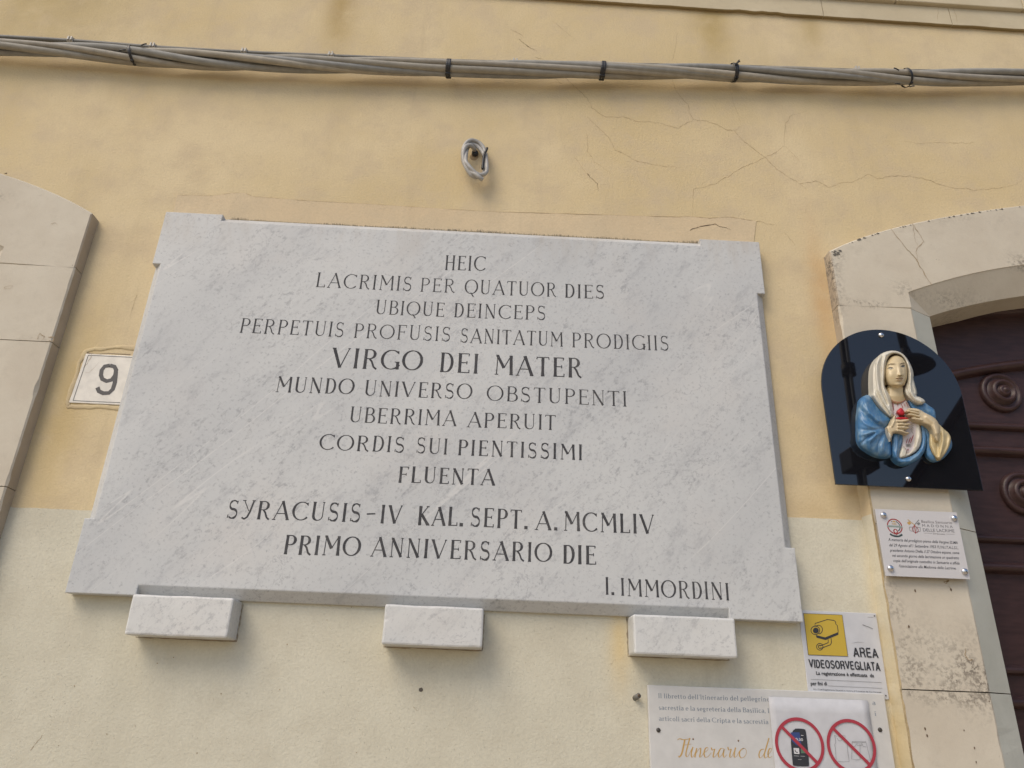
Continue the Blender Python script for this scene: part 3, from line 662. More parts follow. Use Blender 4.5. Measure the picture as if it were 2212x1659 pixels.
for px, py in ((382, 1412), (395, 1455), (690, 1245), (785, 1240), (692, 1533), (627, 1422), (703, 1622), (280, 770), (545, 538), (320, 545)):
    c = zb(px, py, .045); s = random.uniform(.0015, .0032)
    a.poly([(c[0]+s*math.cos(t)*random.uniform(.6, 1.1), c[2]+1.4*s*math.sin(t)) for t in np.linspace(0, 6.28, 8)[:-1]])
for px, py in ((35, 80),):
    c = z4(px, py, .045); a.poly([(c[0]-.006, c[2]-.002), (c[0]+.005, c[2]-.004), (c[0]+.004, c[2]+.004)])
tag(a.make('pit_marks', M_crackd, dr), kind='stuff')
a = Acc(-.0462)
crack(a, z4, [(25, 765), (30, 750), (60, 742), (80, 750), (55, 765), (28, 765)], .0012, .045, taper=False); crack(a, z4, [(220, 1060), (240, 1025), (262, 1048), (245, 1075)], .002, .045)
crack(a, z4, [(285, 1050), (318, 1048), (315, 1075), (290, 1068)], .003, .045, taper=False); crack(a, z4, [(305, 378), (330, 372), (345, 385)], .001, .045)
a.make('scratch', M_crack, dl)
a = Acc(-.0462)
for i in range(46):
    t = random.random()**1.3; k = min(len(outer)-2, int(t*(len(outer)-1))); fr = random.random(); ex_ = outer[k][0]*(1-fr)+outer[k+1][0]*fr; ez_ = outer[k][1]*(1-fr)+outer[k+1][1]*fr-.006
    s = random.uniform(.0012, .0042)*(1 if random.random() < .85 else 1.8)
    a.poly([(ex_+s*math.cos(u)*random.uniform(.7, 1.6), ez_+s*.8*math.sin(u)*random.uniform(.5, 1.0)) for u in np.linspace(0, 6.28, 8)[:-1]])
for i in range(16):
    ex_ = 1.082+random.random()*.035; ez_ = 2.99+random.random()*.02; s = random.uniform(.002, .006)
    a.poly([(ex_+s*math.cos(u)*random.uniform(.7, 1.6), ez_+s*.8*math.sin(u)*random.uniform(.5, 1.0)) for u in np.linspace(0, 6.28, 8)[:-1]])
tag(a.make('lichen_marks', simple('lichen_dark', (0.13, 0.12, 0.105), .95), dr), kind='stuff')
# plaster fillet between wall and the right jamb, painted with the wall
v = []; f = []; n = 150
for k in range(n+1):
    z = 2.66*(k/n); e = .003*noise.noise(Vector((z*22, 0, 0)))+.0016*noise.noise(Vector((z*90, 3, 0)))
    v += [(1.070+e*.6, 0.0005, z), (1.0735+e*.8, -.026, z), (1.0765+e*.4, -.0465-abs(e)*.2, z), (1.083+e*1.3, -.0453, z), (1.083+e*1.3, -.03, z)]
for k in range(n):
    for j in range(4): f.append([k*5+j, k*5+j+1, (k+1)*5+j+1, (k+1)*5+j])
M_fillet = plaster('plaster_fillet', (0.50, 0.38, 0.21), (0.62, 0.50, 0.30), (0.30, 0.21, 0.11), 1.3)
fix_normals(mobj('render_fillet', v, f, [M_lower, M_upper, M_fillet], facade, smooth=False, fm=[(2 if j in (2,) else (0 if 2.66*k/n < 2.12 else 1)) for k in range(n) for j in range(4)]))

def door(mir, label):
    X = (lambda x: MIR(x)) if mir else (lambda x: x)
    YD = .135
    root = thing('wooden_door', (X(XC), YD, 0), label, 'door', 'burgundy panelled doors')
    prism('door_leaf', [(X(1.38), 0), (X(2*XC-1.38), 0), (X(2*XC-1.38), 3.06), (X(1.38), 3.06)], YD, YD+.05, M_door, root)
    def mould(z, h, d, arch=0, xa=1.40, xb=2*XC-1.40):
        n = 24; v = []; f = []
        pr = [(0, 0), (.12*h, -.5*d), (.25*h, -.9*d), (.5*h, -d), (.7*h, -.85*d), (.82*h, -.45*d), (.9*h, -.4*d), (h, 0)]
        for k in range(n+1):
            x = xa+(xb-xa)*k/n; zz = z+arch*(1-((x-XC)/.65)**2)
            v += [(X(x), YD+y, zz+q) for q, y in pr]
        m = len(pr)
        for k in range(n):
            for j in range(m-1): f.append([k*m+j, k*m+j+1, (k+1)*m+j+1, (k+1)*m+j])
        fix_normals(mobj('moulding', v, f, M_door, root, smooth=True))
    zp = ZM(1960, 760, 3.3183)
    off = -YD+.015
    za = zp(1540, 1030, off)[2]; zb_ = zp(1590, 1250, off)[2]; step = zb(760, 240, off)[2]; s2 = zb(760, 430, off)[2]; s3 = zb(910, 1075, off)[2]; s4 = zb(950, 1290, off)[2]
    mould(2.60, .04, .03, .11)
    mould(2.83, .05, .03, .075)
    for z, h, d in ((za, .028, .018), (zb_, .036, .028), (step, .028, .018), (s2, .036, .028), (s3, .028, .018), (s4, .036, .028), (1.0, .028, .018), (.86, .036, .028), (.5, .028, .018), (.36, .036, .028)): mould(z, h, d)
    for i in range(2):
        x0 = 1.36 if i == 0 else XC-.004
        box('stile', X(x0), X(x0+(.09 if i == 0 else .008)), YD-.006, YD, 0, 2.9, M_door, root, .002)
    c1 = zp(1815, 725, off-.0); c2 = zp(2000, 1565, off)
    prof = [(.070, 0), (.070, .006), (.066, .013), (.060, .017), (.054, .014), (.050, .008), (.046, .010), (.040, .024), (.034, .031), (.029, .029), (.026, .018), (.022, .019), (.018, .028), (.012, .034), (.009, .030), (.007, .036), (.003, .038), (.0005, .038)]
    for cc in (c1, c2, Vector((c2[0], 0, c2[2]-.42)), Vector((c2[0], 0, c2[2]-.85))):
        for sx in (0, 1):
            x = cc[0] if sx == 0 else 2*XC-cc[0]
            lathe('rosette', prof, (X(x), YD, cc[2]), M_door, root, 40)
    return root
door(False, 'dark burgundy panelled door with round turned rosettes in the right doorway')
door(True, 'burgundy door deep inside the left doorway')

# ------------------------------------------------------------------ marble plaque with ears and chamfers
PX0, PX1, PZ0, PZ1, TH, CH = -1.096, 0.848, 1.8275, 3.0305, .040, .027
plq = thing('marble_plaque', (-.124, 0, PZ0), 'large grey white marble slab with engraved Latin capitals in the middle of the wall', 'plaque')
ex0, ex1 = -.912, .650; ez0, ez1 = 2.024, 2.833
V = []; Fq = []
def va(x, y, z): V.append((x, y, z)); return len(V)-1
ring = [(PX0, PZ0, 0), (ex0, PZ0, 0), (ex0, PZ0+CH, 1), (ex1, PZ0+CH, 1), (ex1, PZ0, 0), (PX1, PZ0, 0), (PX1, ez0, 0), (PX1-CH, ez0, 1), (PX1-CH, ez1, 1), (PX1, ez1, 0), (PX1, PZ1, 0),
        (ex1, PZ1, 0), (ex1, PZ1-CH, 1), (ex0, PZ1-CH, 1), (ex0, PZ1, 0), (PX0, PZ1, 0), (PX0, ez1, 0), (PX0+CH, ez1, 1), (PX0+CH, ez0, 1), (PX0, ez0, 0)]
def clampo(x, z):
    return x, z
front = [va(x, -TH, z) for x, z, k in ring]
Fq.append(front)
YM = -TH+CH
for (i, j, axis) in ((1, 4, 'b'), (6, 9, 'r'), (11, 14, 't'), (16, 19, 'l')):
    a, b = ring[i], ring[j]; ia, ib = front[i], front[j]; c, d = front[i+1], front[j-1]
    ma, mb = va(a[0], YM, a[1]), va(b[0], YM, b[1]); Fq += [[c, d, mb, ma], [ia, c, ma], [ib, mb, d]]
    ba, bb = va(a[0], 0, a[1]), va(b[0], 0, b[1]); Fq.append([ma, mb, bb, ba])
    ring[i] = (*ring[i], ia, ba); ring[j] = (*ring[j], ib, bb)
for cidx, (pi, ni) in ((0, (19, 1)), (5, (4, 6)), (10, (9, 11)), (15, (14, 16))):
    x, z = ring[cidx][0], ring[cidx][1]; bk = va(x, 0, z)
    for o_ in (pi, ni):
        Fq.append([front[cidx], ring[o_][3], ring[o_][4], bk])
slab = mobj('marble_slab', V, Fq, M_marble, plq); fix_normals(slab); bevel_obj(slab, .0022, 2, 30)
zA = ZM(560, 600, 3.16); zB = ZM(1100, 600, 3.16); zC = ZM(640, 880, 3.6867); zD = ZM(1100, 880, 3.6867); zE = ZM(540, 1200, 3.16); zF = ZM(1200, 1200, 2.765); zN = ZM(0, 0, 1)
OFF = TH+.0003
words = [('HEIC', zA, 1745, 235, 2062, 243, 113, .10), ('LACRIMIS', zA, 722, 370, 1478, 402, 112, .10), ('PER', zA, 1548, 407, 1818, 415, 107, .085), ('QUATUOR', zB, 195, 422, 915, 448, 110, .10),
 ('DIES', zB, 985, 455, 1298, 463, 107, .12), ('UBIQUE', zA, 1195, 583, 1735, 605, 110, .10), ('DEINCEPS', zB, 108, 608, 832, 632, 110, .105), ('PERPETUIS', zA, 120, 730, 940, 765, 114, .10),
 ('PROFUSIS', zA, 1022, 770, 1785, 800, 112, .095), ('SANITATUM', zB, 160, 808, 968, 840, 112, .10), ('PRODIGIIS', zB, 1042, 846, 1808, 873, 113, .10),
 ('VIRGO', zA, 845, 1005, 1558, 1030, 153, .138), ('DEI', zA, 1700, 1042, 2005, 1053, 152, .138), ('MATER', zB, 430, 1060, 1115, 1085, 150, .138),
 ('MUNDO', zC, 178, 366, 893, 388, 140, .13), ('UNIVERSO', zC, 995, 400, 1985, 433, 138, .12), ('OBSTUPENTI', zD, 432, 445, 1722, 500, 137, .115),
 ('UBERRIMA', zC, 858, 645, 1840, 682, 140, .12), ('APERUIT', zD, 252, 690, 1064, 718, 136, .125), ('CORDIS', zC, 580, 898, 1362, 925, 142, .13), ('SUI', zC, 1475, 930, 1760, 942, 142, .12),
 ('PIENTISSIMI', zD, 163, 948, 1310, 993, 140, .14), ('FLUENTA', zC, 1308, 1200, 2196, 1228, 146, .15),
 ('SYRACUSIS', zE, 82, 300, 1135, 330, 144, .14), ('-', zE, 1182, 322, 1255, 325, 130, .13), ('IV', zE, 1297, 340, 1462, 345, 140, .15), ('KAL.', zE, 1592, 355, 1945, 362, 145, .15),
 ('SEPT.', zN, 1176, 1315.5, 1317.5, 1321.9, 46.5, .14), ('A.', zF, 383, 342, 532, 345, 126, .14), ('MCMLIV', zF, 580, 348, 1207, 373, 130, .14),
 ('PRIMO', zE, 530, 583, 1130, 598, 150, .15), ('ANNIVERSARIO', zN, 926.7, 1390.5, 1378.3, 1405, 47, .14), ('DIE', zF, 573, 577, 800, 583, 126, .16),
 ('I.', zF, 868, 791, 925, 792, 115, .14), ('IMMORDINI', zF, 975, 797, 1725, 830, 117, .13)]
for w, zz, x0, y0, x1, y1, cap, T in words:
    a = zz(x0, y0, OFF); b = zz(x1, y1, OFF); t = zz(x0, y0-cap, OFF); H = t[2]-a[2]
    ac = Acc(-OFF); strokes_text(ac, w, xz(a), xz(b), H, T, max(.042, T*.34), gap=.2 if w not in ('PIENTISSIMI', 'IV') else .24, jit=.045)
    o = ac.make('engraved_word', M_letter, plq)

M_joint = simple('mortar_dirty', (0.30, 0.25, 0.18), 0.95, var=0.3)
# three marble brackets under it
for i, (x0, x1, lab) in enumerate(((-.903, -.646, 'white marble block under the left end of the plaque'), (-.259, -.004, 'white marble block under the middle of the plaque'), (.384, .651, 'white marble block under the right end of the plaque, above the notice board'))):
    bk = box('marble_block', x0, x1, -.080, 0, 1.728, 1.8262, M_block, None, .006, loc=((x0+x1)/2, 0, 1.728))
    bm = bmesh.new(); bm.from_mesh(bk.data); bmesh.ops.subdivide_edges(bm, edges=bm.edges[:], cuts=12, use_grid_fill=True)
    for v_ in bm.verts:
        w_ = Vector(v_.co); nn = noise.noise_vector(Vector((w_.x*14+i*9, w_.y*14, w_.z*14)))*.0016; ed = sum((abs(abs(w_.x)-.128) < .004, abs(w_.y+.08) < .003, w_.z < .003 or w_.z > .095))
        if ed >= 2: c_ = max(0, noise.noise(Vector((w_.x*60+i*5, w_.y*60, w_.z*60)))-.2)*.0035; nn += Vector((-math.copysign(c_, w_.x), c_, math.copysign(c_, .049-w_.z)))
        if w_.y > -.01: nn = Vector((0, 0, 0))
        v_.co = w_+nn
    bm.to_mesh(bk.data); bm.free()
    mj = Acc(-.0020); jl = [(x0-.0015, 1.826), (x0-.0015, 1.727), (x1+.0015, 1.727), (x1+.0015, 1.826)]; jo = []
    for a_, b_ in zip(jl[:-1], jl[1:]):
        for k in range(14): t = k/14; jo.append((a_[0]*(1-t)+b_[0]*t+random.uniform(-1, 1)*.0008, a_[1]*(1-t)+b_[1]*t+random.uniform(-1, 1)*.0008))
    mj.ribbon(jo, [random.uniform(.001, .0055) for _ in jo]); mj.make('mortar_joint', M_joint, facade)
    tag(bk, lab, 'bracket', 'marble blocks carrying the plaque')

# ------------------------------------------------------------------ house number tile
tl = thing('house_number_tile', (-1.18, 0, 2.368), 'white glazed house number tile reading 9, half behind the plaque', 'number tile')
q = [(-1.249, 2.3685), (-1.085, 2.3685), (-1.085, 2.528), (-1.241, 2.528)]
prism('tile', q, -.0035, 0, M_tile, tl, .0012)
a = Acc(-.0040)
for s in ([(-1.238, 2.375), (-1.090, 2.375)], [(-1.232, 2.523), (-1.090, 2.523)], [(-1.238, 2.375), (-1.232, 2.523)]): a.ribbon(s, .0016)
nine = zz9 = z4
def z9(x, y): return xz(z4(x, y, .004))
cN = z9(655, 1252); rx = .0185
up9 = [(650, 1217), (620, 1222), (602, 1245), (598, 1275), (606, 1298), (632, 1310), (662, 1302), (682, 1275), (688, 1245), (678, 1224), (650, 1217)]
a.ribbon([z9(*p) for p in up9], .0122)
a.ribbon([z9(*p) for p in [(687, 1240), (685, 1275), (680, 1320), (668, 1358), (645, 1380), (612, 1382), (586, 1370), (577, 1347)]], .0122)
a.make('numeral', M_tilemark, tl)
a = Acc(-.0042); crack(a, z4, [(590, 1200), (560, 1235), (535, 1260), (500, 1265)], .0009); crack(a, z4, [(545, 1160), (520, 1210), (500, 1235)], .0009); a.make('crack', M_crack, tl)
# raised, rough plaster lip round the tile
lipp = [z4(x, y) for x, y in [(840, 1120), (770, 1112), (700, 1108), (620, 1120), (560, 1118), (505, 1135), (492, 1165), (470, 1200), (450, 1290), (425, 1350), (400, 1430), (405, 1462), (480, 1462), (600, 1462), (700, 1470), (780, 1475)]]
lp = []
for i in range(len(lipp)-1):
    for k in range(5):
        p = lipp[i].lerp(lipp[i+1], k/5); p.y = 0; lp.append(p+Vector((random.uniform(-1, 1)*.0012, 0, random.uniform(-1, 1)*.0012)))
v, f = tube_data(lp, lambda t: .010*(.7+.4*noise.noise(Vector((t*9, 0, 0)))), 10, ry=.0026)
M_liprender = plaster('plaster_lip', (0.57, 0.455, 0.26), (0.64, 0.53, 0.33), (0.48, 0.38, 0.25))
mobj('render_lip', v, f, M_liprender, facade, smooth=True)
a = Acc(-.0006); a.ribbon([z9(x, y) for x, y in [(515, 1145), (480, 1250), (455, 1330), (418, 1432)]], [.008, .006, .003, .002]); a.ribbon([z9(x, y) for x, y in [(505, 1142), (560, 1148), (640, 1143), (770, 1150)]], [.008, .002, .002, .003]); a.make('dirty_joint', simple('dirt_brown', (0.24, 0.185, 0.13), .95), facade)

# ------------------------------------------------------------------ cables
cabc = [(p[0], p[2]) for p in [P(a*.864063, b*.864063, .049) for a, b in ((0, 117), (160, 125), (320, 138), (530, 154), (650, 158), (800, 162), (1000, 168), (1120, 172), (1300, 174), (1500, 177), (1660, 178), (1830, 181), (2000, 189), (2120, 192), (2270, 195), (2450, 194), (2560, 192))]]
cabc = [(-7, cabc[0][1]-.1), (-3.2, cabc[0][1]-.03)]+cabc+[(3.2, cabc[-1][1]+.10), (7, cabc[-1][1]+.3)]
cx_, cz_ = map(np.array, zip(*cabc))
cf = np.linspace(-7, 7, 561); cz = np.interp(cf, cx_, cz_); ker = np.hanning(17); ker /= ker.sum(); cz = np.convolve(np.pad(cz, 8, 'edge'), ker, 'valid')
ZCB = lambda x: float(np.interp(x, cf, cz))
bund = thing('cable_bundle', (0, -.055, 3.70), 'thick twisted bundle of dusty grey cables strung across the wall', 'cables')
nC = 5; RB = .0205; rC = .0120
for i in range(nC):
    path = []; N = 330
    for k in range(N+1):
        x = -4.2+8.4*k/N; ang = 2*math.pi*i/nC-2*math.pi*x/1.75+1.5*noise.noise(Vector((x*.9, i*3.1, 0)))
        tight = 1+.06*math.sin(x*5.1+1)+.30*noise.noise(Vector((x*1.5, i*5.3, 9)))
        path.append(Vector((x, -.049-RB*tight*math.cos(ang)*.95, ZCB(x)+RB*tight*math.sin(ang))))
    tube('cable', path, rC*(.92+.16*((i*37) % 10)/10), M_cable[i % 5], bund, 10)
tube('cable', [Vector((-4.2+8.4*k/160, -.049, ZCB(-4.2+8.4*k/160))) for k in range(161)], .0105, M_cable[1], bund, 8)
def tie(px, py, tilt, style, lab=None):
    c = P(px, py, .055); x = c[0]; z = ZCB(x); n = 28
    for s in range(2 if style != 2 else 1):
        dx = .0075*s if style else 0; path = []
        for k in range(n):
            t = 2*math.pi*k/n; R = .0330; path.append(Vector((x+dx*(1 if s else -1)+tilt*math.sin(t)*R*(1 if s == 0 else .4), -.049-R*math.cos(t), z+R*math.sin(t))))
        v, f = tube_data(path, .0048, 8, True, ry=.0014)
        # flat band: widen along x
        o = mobj('cable_tie', v, f, M_tie, bund, smooth=False); fix_normals(o)
        if style:
            tp = path[int(n*.8)]; box('tie_head', tp[0]-.005, tp[0]+.005, tp[1]-.006, tp[1]+.004, tp[2]-.004, tp[2]+.004, M_tie, bund, .001)
tie(285, 116, -.30, 2); tie(967, 147, .05, 1); tie(1300, 151, .12, 1); tie(1584, 153, -.18, 1); tie(1960, 170, -.3, 2)
# ragged ends
for px, py, d in ((305, 98, (.02, -.005, .004)), (272, 108, (-.02, -.004, -.008)), (1590, 138, (.012, -.006, .014)), (1588, 140, (.016, -.01, .008)), (1942, 152, (-.02, -.004, .006)), (1965, 188, (.01, -.012, -.006)), (1945, 182, (-.02, 0, .002))):
    c = P(px, py, .085); tube('tie_tail', [c, c+Vector(d)*.5+Vector((0, 0, .002)), c+Vector(d)], .0022, M_tie, bund, 6)

cdt = thing('conduit', (0, -.012, 3.75), 'thin grey cable clipped to the wall just above the cable bundle', 'cable')
cpts = [z1(0, 228, .013), z1(440, 251, .013), z1(900, 291, .013), z1(1500, 325, .013), z1(2050, 347, .013), z2(800, 378, .013), z2(1200, 388, .013), z2(1700, 398, .013), z3(420, 410, .013), z3(1180, 437, .013), z3(1650, 440, .013), z3(2212, 445, .013)]
px_ = np.array([p[0] for p in cpts]); pz_ = np.array([p[2] for p in cpts])
px_ = np.r_[-5, px_, 5]; pz_ = np.r_[pz_[0]+.02, pz_, pz_[-1]+.3]
xx = np.linspace(-4.2, 4.2, 240); zz_ = np.interp(xx, px_, pz_); zz_ = np.convolve(np.pad(zz_, 6, 'edge'), np.hanning(15)[1:-1]/np.hanning(15)[1:-1].sum(), 'valid')
CZ = lambda x: float(np.interp(x, xx, zz_))
tube('conduit_tube', [(x, -.013, z) for x, z in zip(xx, zz_)], .0085, M_conduit, cdt, 10)
for cpx, cpy in ((178, 104), (383, 121), (612, 131), (828, 142), (1288, 157), (2140, 176)):
    c = P(cpx*.864, cpy*.864, .013); z = CZ(c[0]); w_ = .011
    v = []; f = []
    for sx in (-w_, w_):
        for k in range(9):
            t = math.pi*(k/8)-math.pi/2; v.append((c[0]+sx, -.013-.0115*math.cos(t), z+.0115*math.sin(t)))
        v += [(c[0]+sx, 0, z+.0145), (c[0]+sx, 0, z-.0145)]
    m = 11
    f = [[j, j+1, j+1+m, j+m] for j in range(8)]+[[8, 9, 9+m, 8+m], [0, m, m+10, 10]]+[list(range(m))]+[[m+j for j in range(m)]]
    fix_normals(mobj('clip', v, f, M_clip, cdt))
    for sx in (-.5, .5): box('clip_lug', c[0]+sx*w_-.003, c[0]+sx*w_+.003, -.028, -.022, z-.007, z+.010, M_clip, cdt, .001)

# coil of grey cable hanging from a hole
co = thing('cable_coil', P(1025, 345, 0), 'small loop of pale grey cable hanging from a hole above the plaque', 'cable coil')
zq = ZM(1130, 330, 12.76)
def cpath(pts, sub=6):
    P_ = [zq(x, y, o) for x, y, o in pts]; out = []
    n = len(P_)
    for i in range(n-1):
        p0, p1, p2, p3 = P_[max(0, i-1)], P_[i], P_[i+1], P_[min(n-1, i+2)]
        for k in range(sub):
            t = k/sub; out.append(.5*((2*p1)+(p2-p0)*t+(2*p0-5*p1+4*p2-p3)*t*t+(3*p1-p0-3*p2+p3)*t**3))
    out.append(P_[-1]); return out
loop1 = [(725, 640, .0), (715, 560, .02), (640, 460, .035), (540, 420, .042), (430, 480, .045), (370, 620, .045), (360, 800, .045), (400, 1000, .045), (480, 1180, .045), (600, 1360, .042), (720, 1430, .038), (800, 1440, .035)]
loop2 = [(800, 1440, .035), (900, 1400, .03), (1010, 1330, .03), (1060, 1100, .035), (1090, 900, .03), (1070, 700, .025), (1000, 500, .022), (880, 360, .022), (740, 290, .025), (590, 270, .03), (450, 360, .032), (370, 520, .034)]
loop3 = [(370, 520, .034), (350, 700, .035), (370, 950, .035), (470, 1150, .035), (600, 1270, .045), (760, 1360, .05), (880, 1450, .05), (980, 1520, .045)]
loop4 = [(470, 560, .03), (440, 750, .042), (440, 950, .05), (520, 1060, .052), (620, 1180, .052), (780, 1330, .048), (950, 1365, .045), (1090, 1290, .04), (1110, 1130, .04), (1090, 900, .032), (1030, 740, .025), (940, 600, .02), (820, 470, .018), (680, 400, .02), (560, 420, .026), (470, 560, .03)]
for l in (loop1+loop2[1:]+loop3[1:], loop4): tube('cable_loop', cpath(l), .0073, M_coil, co, 10)
tube('black_strap', cpath([(970, 1180, .045), (985, 1000, .045), (1010, 800, .042), (1050, 660, .04), (1090, 600, .04), (1125, 500, .042)]), .0042, M_tie, co, 8)
lathe('wall_gland', [(.011, 0), (.0115, .004), (.0105, .014), (.006, .015)], tuple(zq(735, 720, 0)), M_tie, co, 14)
lathe('hole_rim', [(.015, 0), (.013, .001), (.010, .0015)], tuple(zq(700, 800, 0)), M_crack, co, 12)

# ------------------------------------------------------------------ glossy black panel with the glazed relief
zp = ZM(1960, 760, 3.3183); PO = .070
bl, br = zp(430, 1497, PO), zp(1655, 1548, PO); tp = zp(760, 210, PO); x0, x1 = bl[0], br[0]; zb0 = (bl[2]+br[2])/2; R = (x1-x0)/2; xm = (x0+x1)/2
lw = zp(303, 600, PO)[0]
ztop = tp[2]; zs = ztop-R*1.0
pan = thing('glossy_panel', (xm, -PO, zb0), 'glossy black arched panel reflecting the blue sky at the doorway', 'panel')
o = prism('panel_board', [(x0, zb0), (x1, zb0)]+[(xm+R*math.cos(t), zs+R*math.sin(t)) for t in np.linspace(0, math.pi, 49)], -PO, -PO+.006, M_panel, pan, .001)
for a_, b_ in ((810, 255), (1035, 1448)):
    c = zp(a_, b_, PO+.004); lathe('screw_cap', [(.0085, 0), (.0085, .002), (.007, .005), (.004, .0068), (.0005, .0074)], (c[0], -PO, c[2]), M_steel, pan, 20)
for x in (x0+.06, x1-.06): pass
for c in ((xm-.06, zb0+.03), (xm-.06, ztop-.03)): lathe('spacer', [(.008, 0), (.008, .024)], (c[0]+.0, -.045, c[1]), M_steel, pan, 12)

rel = thing('relief_figure', (xm, -PO, zb0+.1), 'painted ceramic bust of a veiled woman in a blue cloak on the black panel', 'statue')
SC = .00015; zg = ZM(2130, 860, 8.296)
def dist_poly(px, py, A, B):
    """distance of points to polyline segments A->B"""
    d = np.full(len(px), 1e9)
    for (ax, ay), (bx, by) in zip(A, B):
        vx, vy = bx-ax, by-ay; L = vx*vx+vy*vy+1e-9
        t = np.clip(((px-ax)*vx+(py-ay)*vy)/L, 0, 1); d = np.minimum(d, np.hypot(px-ax-t*vx, py-ay-t*vy))
    return d
def smooth_loop(poly, it=2):
    for _ in range(it):
        o = []
        for i in range(len(poly)):
            a, b = poly[i], poly[(i+1) % len(poly)]
            o += [(a[0]*.75+b[0]*.25, a[1]*.75+b[1]*.25), (a[0]*.25+b[0]*.75, a[1]*.25+b[1]*.75)]
        poly = o
    return poly
def relief(name, poly, base, bulge, Rr, mat, folds=(), hf=None, step=22, back=0.0, sm=2, lab=None):
    """a modelled piece: outline, height over the panel (zoom px units), rounded edge of width Rr, ridges"""
    poly = smooth_loop(poly, sm); n = len(poly)
    xs_ = [p[0] for p in poly]; ys_ = [p[1] for p in poly]; pts = list(poly)
    gx, gy = np.meshgrid(np.arange(min(xs_), max(xs_), step), np.arange(min(ys_), max(ys_), step*.9)); gx = gx+(np.arange(gx.shape[0]) % 2)[:, None]*step/2
    gx, gy = gx.ravel(), gy.ravel(); A = poly; B = poly[1:]+poly[:1]
    ins = np.zeros(len(gx), bool)
    for (ax, ay), (bx, by) in zip(A, B):
        c = ((ay > gy) != (by > gy)); xi = (bx-ax)*(gy-ay)/((by-ay) if by != ay else 1e-9)+ax; ins ^= c & (gx < xi)
    d = dist_poly(gx, gy, A, B); keep = ins & (d > step*.45); pts += list(zip(gx[keep], gy[keep]))
    r = delaunay_2d_cdt([Vector(p) for p in pts], [(i, (i+1) % n) for i in range(n)], [], 1, 1e-4)
    vv, ed, fc = r[0], r[1], r[2]
    px = np.array([p[0] for p in vv]); py = np.array([p[1] for p in vv]); d = dist_poly(px, py, A, B)
    t = np.clip(d/Rr, 0, 1); h = base+bulge*np.sqrt(np.maximum(0, 1-(1-t)**2))
    for F_ in folds:
        pl_, am, wd = F_; dd = dist_poly(px, py, pl_[:-1], pl_[1:]); h = h+am*np.exp(-(dd/wd)**2)*np.minimum(1, .25+t)
    if hf is not None: h = hf(px, py, h, t)
    h = np.maximum(h, 4)
    V = [zg(px[i], py[i], PO+h[i]*SC) for i in range(len(vv))]; F = [list(q) for q in fc]
    # skirt from outline back to the panel
    idx = []
    bd = {}
    for q in F:
        for k in range(3):
            a, b = q[k], q[(k+1) % 3]; e = (min(a, b), max(a, b)); bd[e] = bd.get(e, 0)+1
    for (a, b), c in bd.items():
        if c == 1:
            k = len(V); yb = -(PO+back*SC+.0003); V += [Vector((V[a][0], yb, V[a][2])), Vector((V[b][0], yb, V[b][2]))]; F.append([a, b, k+1, k])
    o = mobj(name, V, F, mat, rel, smooth=True); bm = bmesh.new(); bm.from_mesh(o.data); bmesh.ops.remove_doubles(bm, verts=bm.verts[:], dist=1e-6); bmesh.ops.recalc_face_normals(bm, faces=bm.faces[:])
    up_ = sum(fa.normal.y*fa.calc_area() for fa in bm.faces)
    if up_ > 0: bmesh.ops.reverse_faces(bm, faces=bm.faces[:])
    bm.to_mesh(o.data); bm.free()
    if lab: o['label'] = lab
    return o
Hh = lambda L: [(x, y+995) for x, y in L]
def Fd(L, am, wd): return (Hh(L), am, wd)
relief('dress', Hh([(810, 150), (870, 190), (960, 205), (1050, 195), (1120, 140), (1200, 280), (1330, 560), (1420, 640), (1460, 900), (1450, 1080), (1360, 1230), (1200, 1320), (1060, 1385), (970, 1370), (990, 1230), (1030, 1050), (1000, 850), (840, 700), (820, 450), (830, 300)]),
       90, 70, 160, M_dress, [Fd([(1350, 650), (1400, 900), (1360, 1080), (1220, 1270)], 30, 40), Fd([(1260, 700), (1330, 950), (1240, 1150)], -22, 30), Fd([(1000, 1350), (1130, 1300), (1110, 1150)], 20, 26)])
relief('dress_lining', Hh([(1340, 600), (1400, 640), (1450, 880), (1440, 1070), (1350, 1220), (1180, 1320), (1050, 1375), (985, 1360), (1010, 1230), (1050, 1120), (1120, 1190), (1150, 1300), (1210, 1240), (1290, 1100), (1330, 900), (1310, 700)]), 150, 24, 50, M_veil,
       [Fd([(1390, 680), (1400, 900), (1330, 1140)], 24, 26)], back=80, step=18)
relief('cloak_shoulder', Hh([(1120, 110), (1200, 150), (1330, 250), (1400, 265), (1500, 205), (1600, 285), (1730, 370), (1750, 560), (1700, 640), (1500, 520), (1380, 460), (1250, 400), (1190, 280)]), 70, 120, 200, M_blue,
       [Fd([(1300, 280), (1500, 400), (1720, 540)], -30, 28), Fd([(1600, 300), (1680, 460)], -24, 22), Fd([(1190, 200), (1260, 330)], 20, 24)], back=0)
relief('cloak_sleeve', Hh([(1400, 640), (1560, 640), (1660, 700), (1760, 880), (1960, 830), (2060, 960), (2088, 1130), (2020, 1260), (1860, 1420), (1700, 1465), (1600, 1420), (1510, 1310), (1530, 1050), (1460, 850)]), 30, 110, 180, M_blue,
       [Fd([(1480, 700), (1560, 900), (1550, 1200)], 35, 34), Fd([(2060, 1080), (1900, 1370)], 16, 20)])
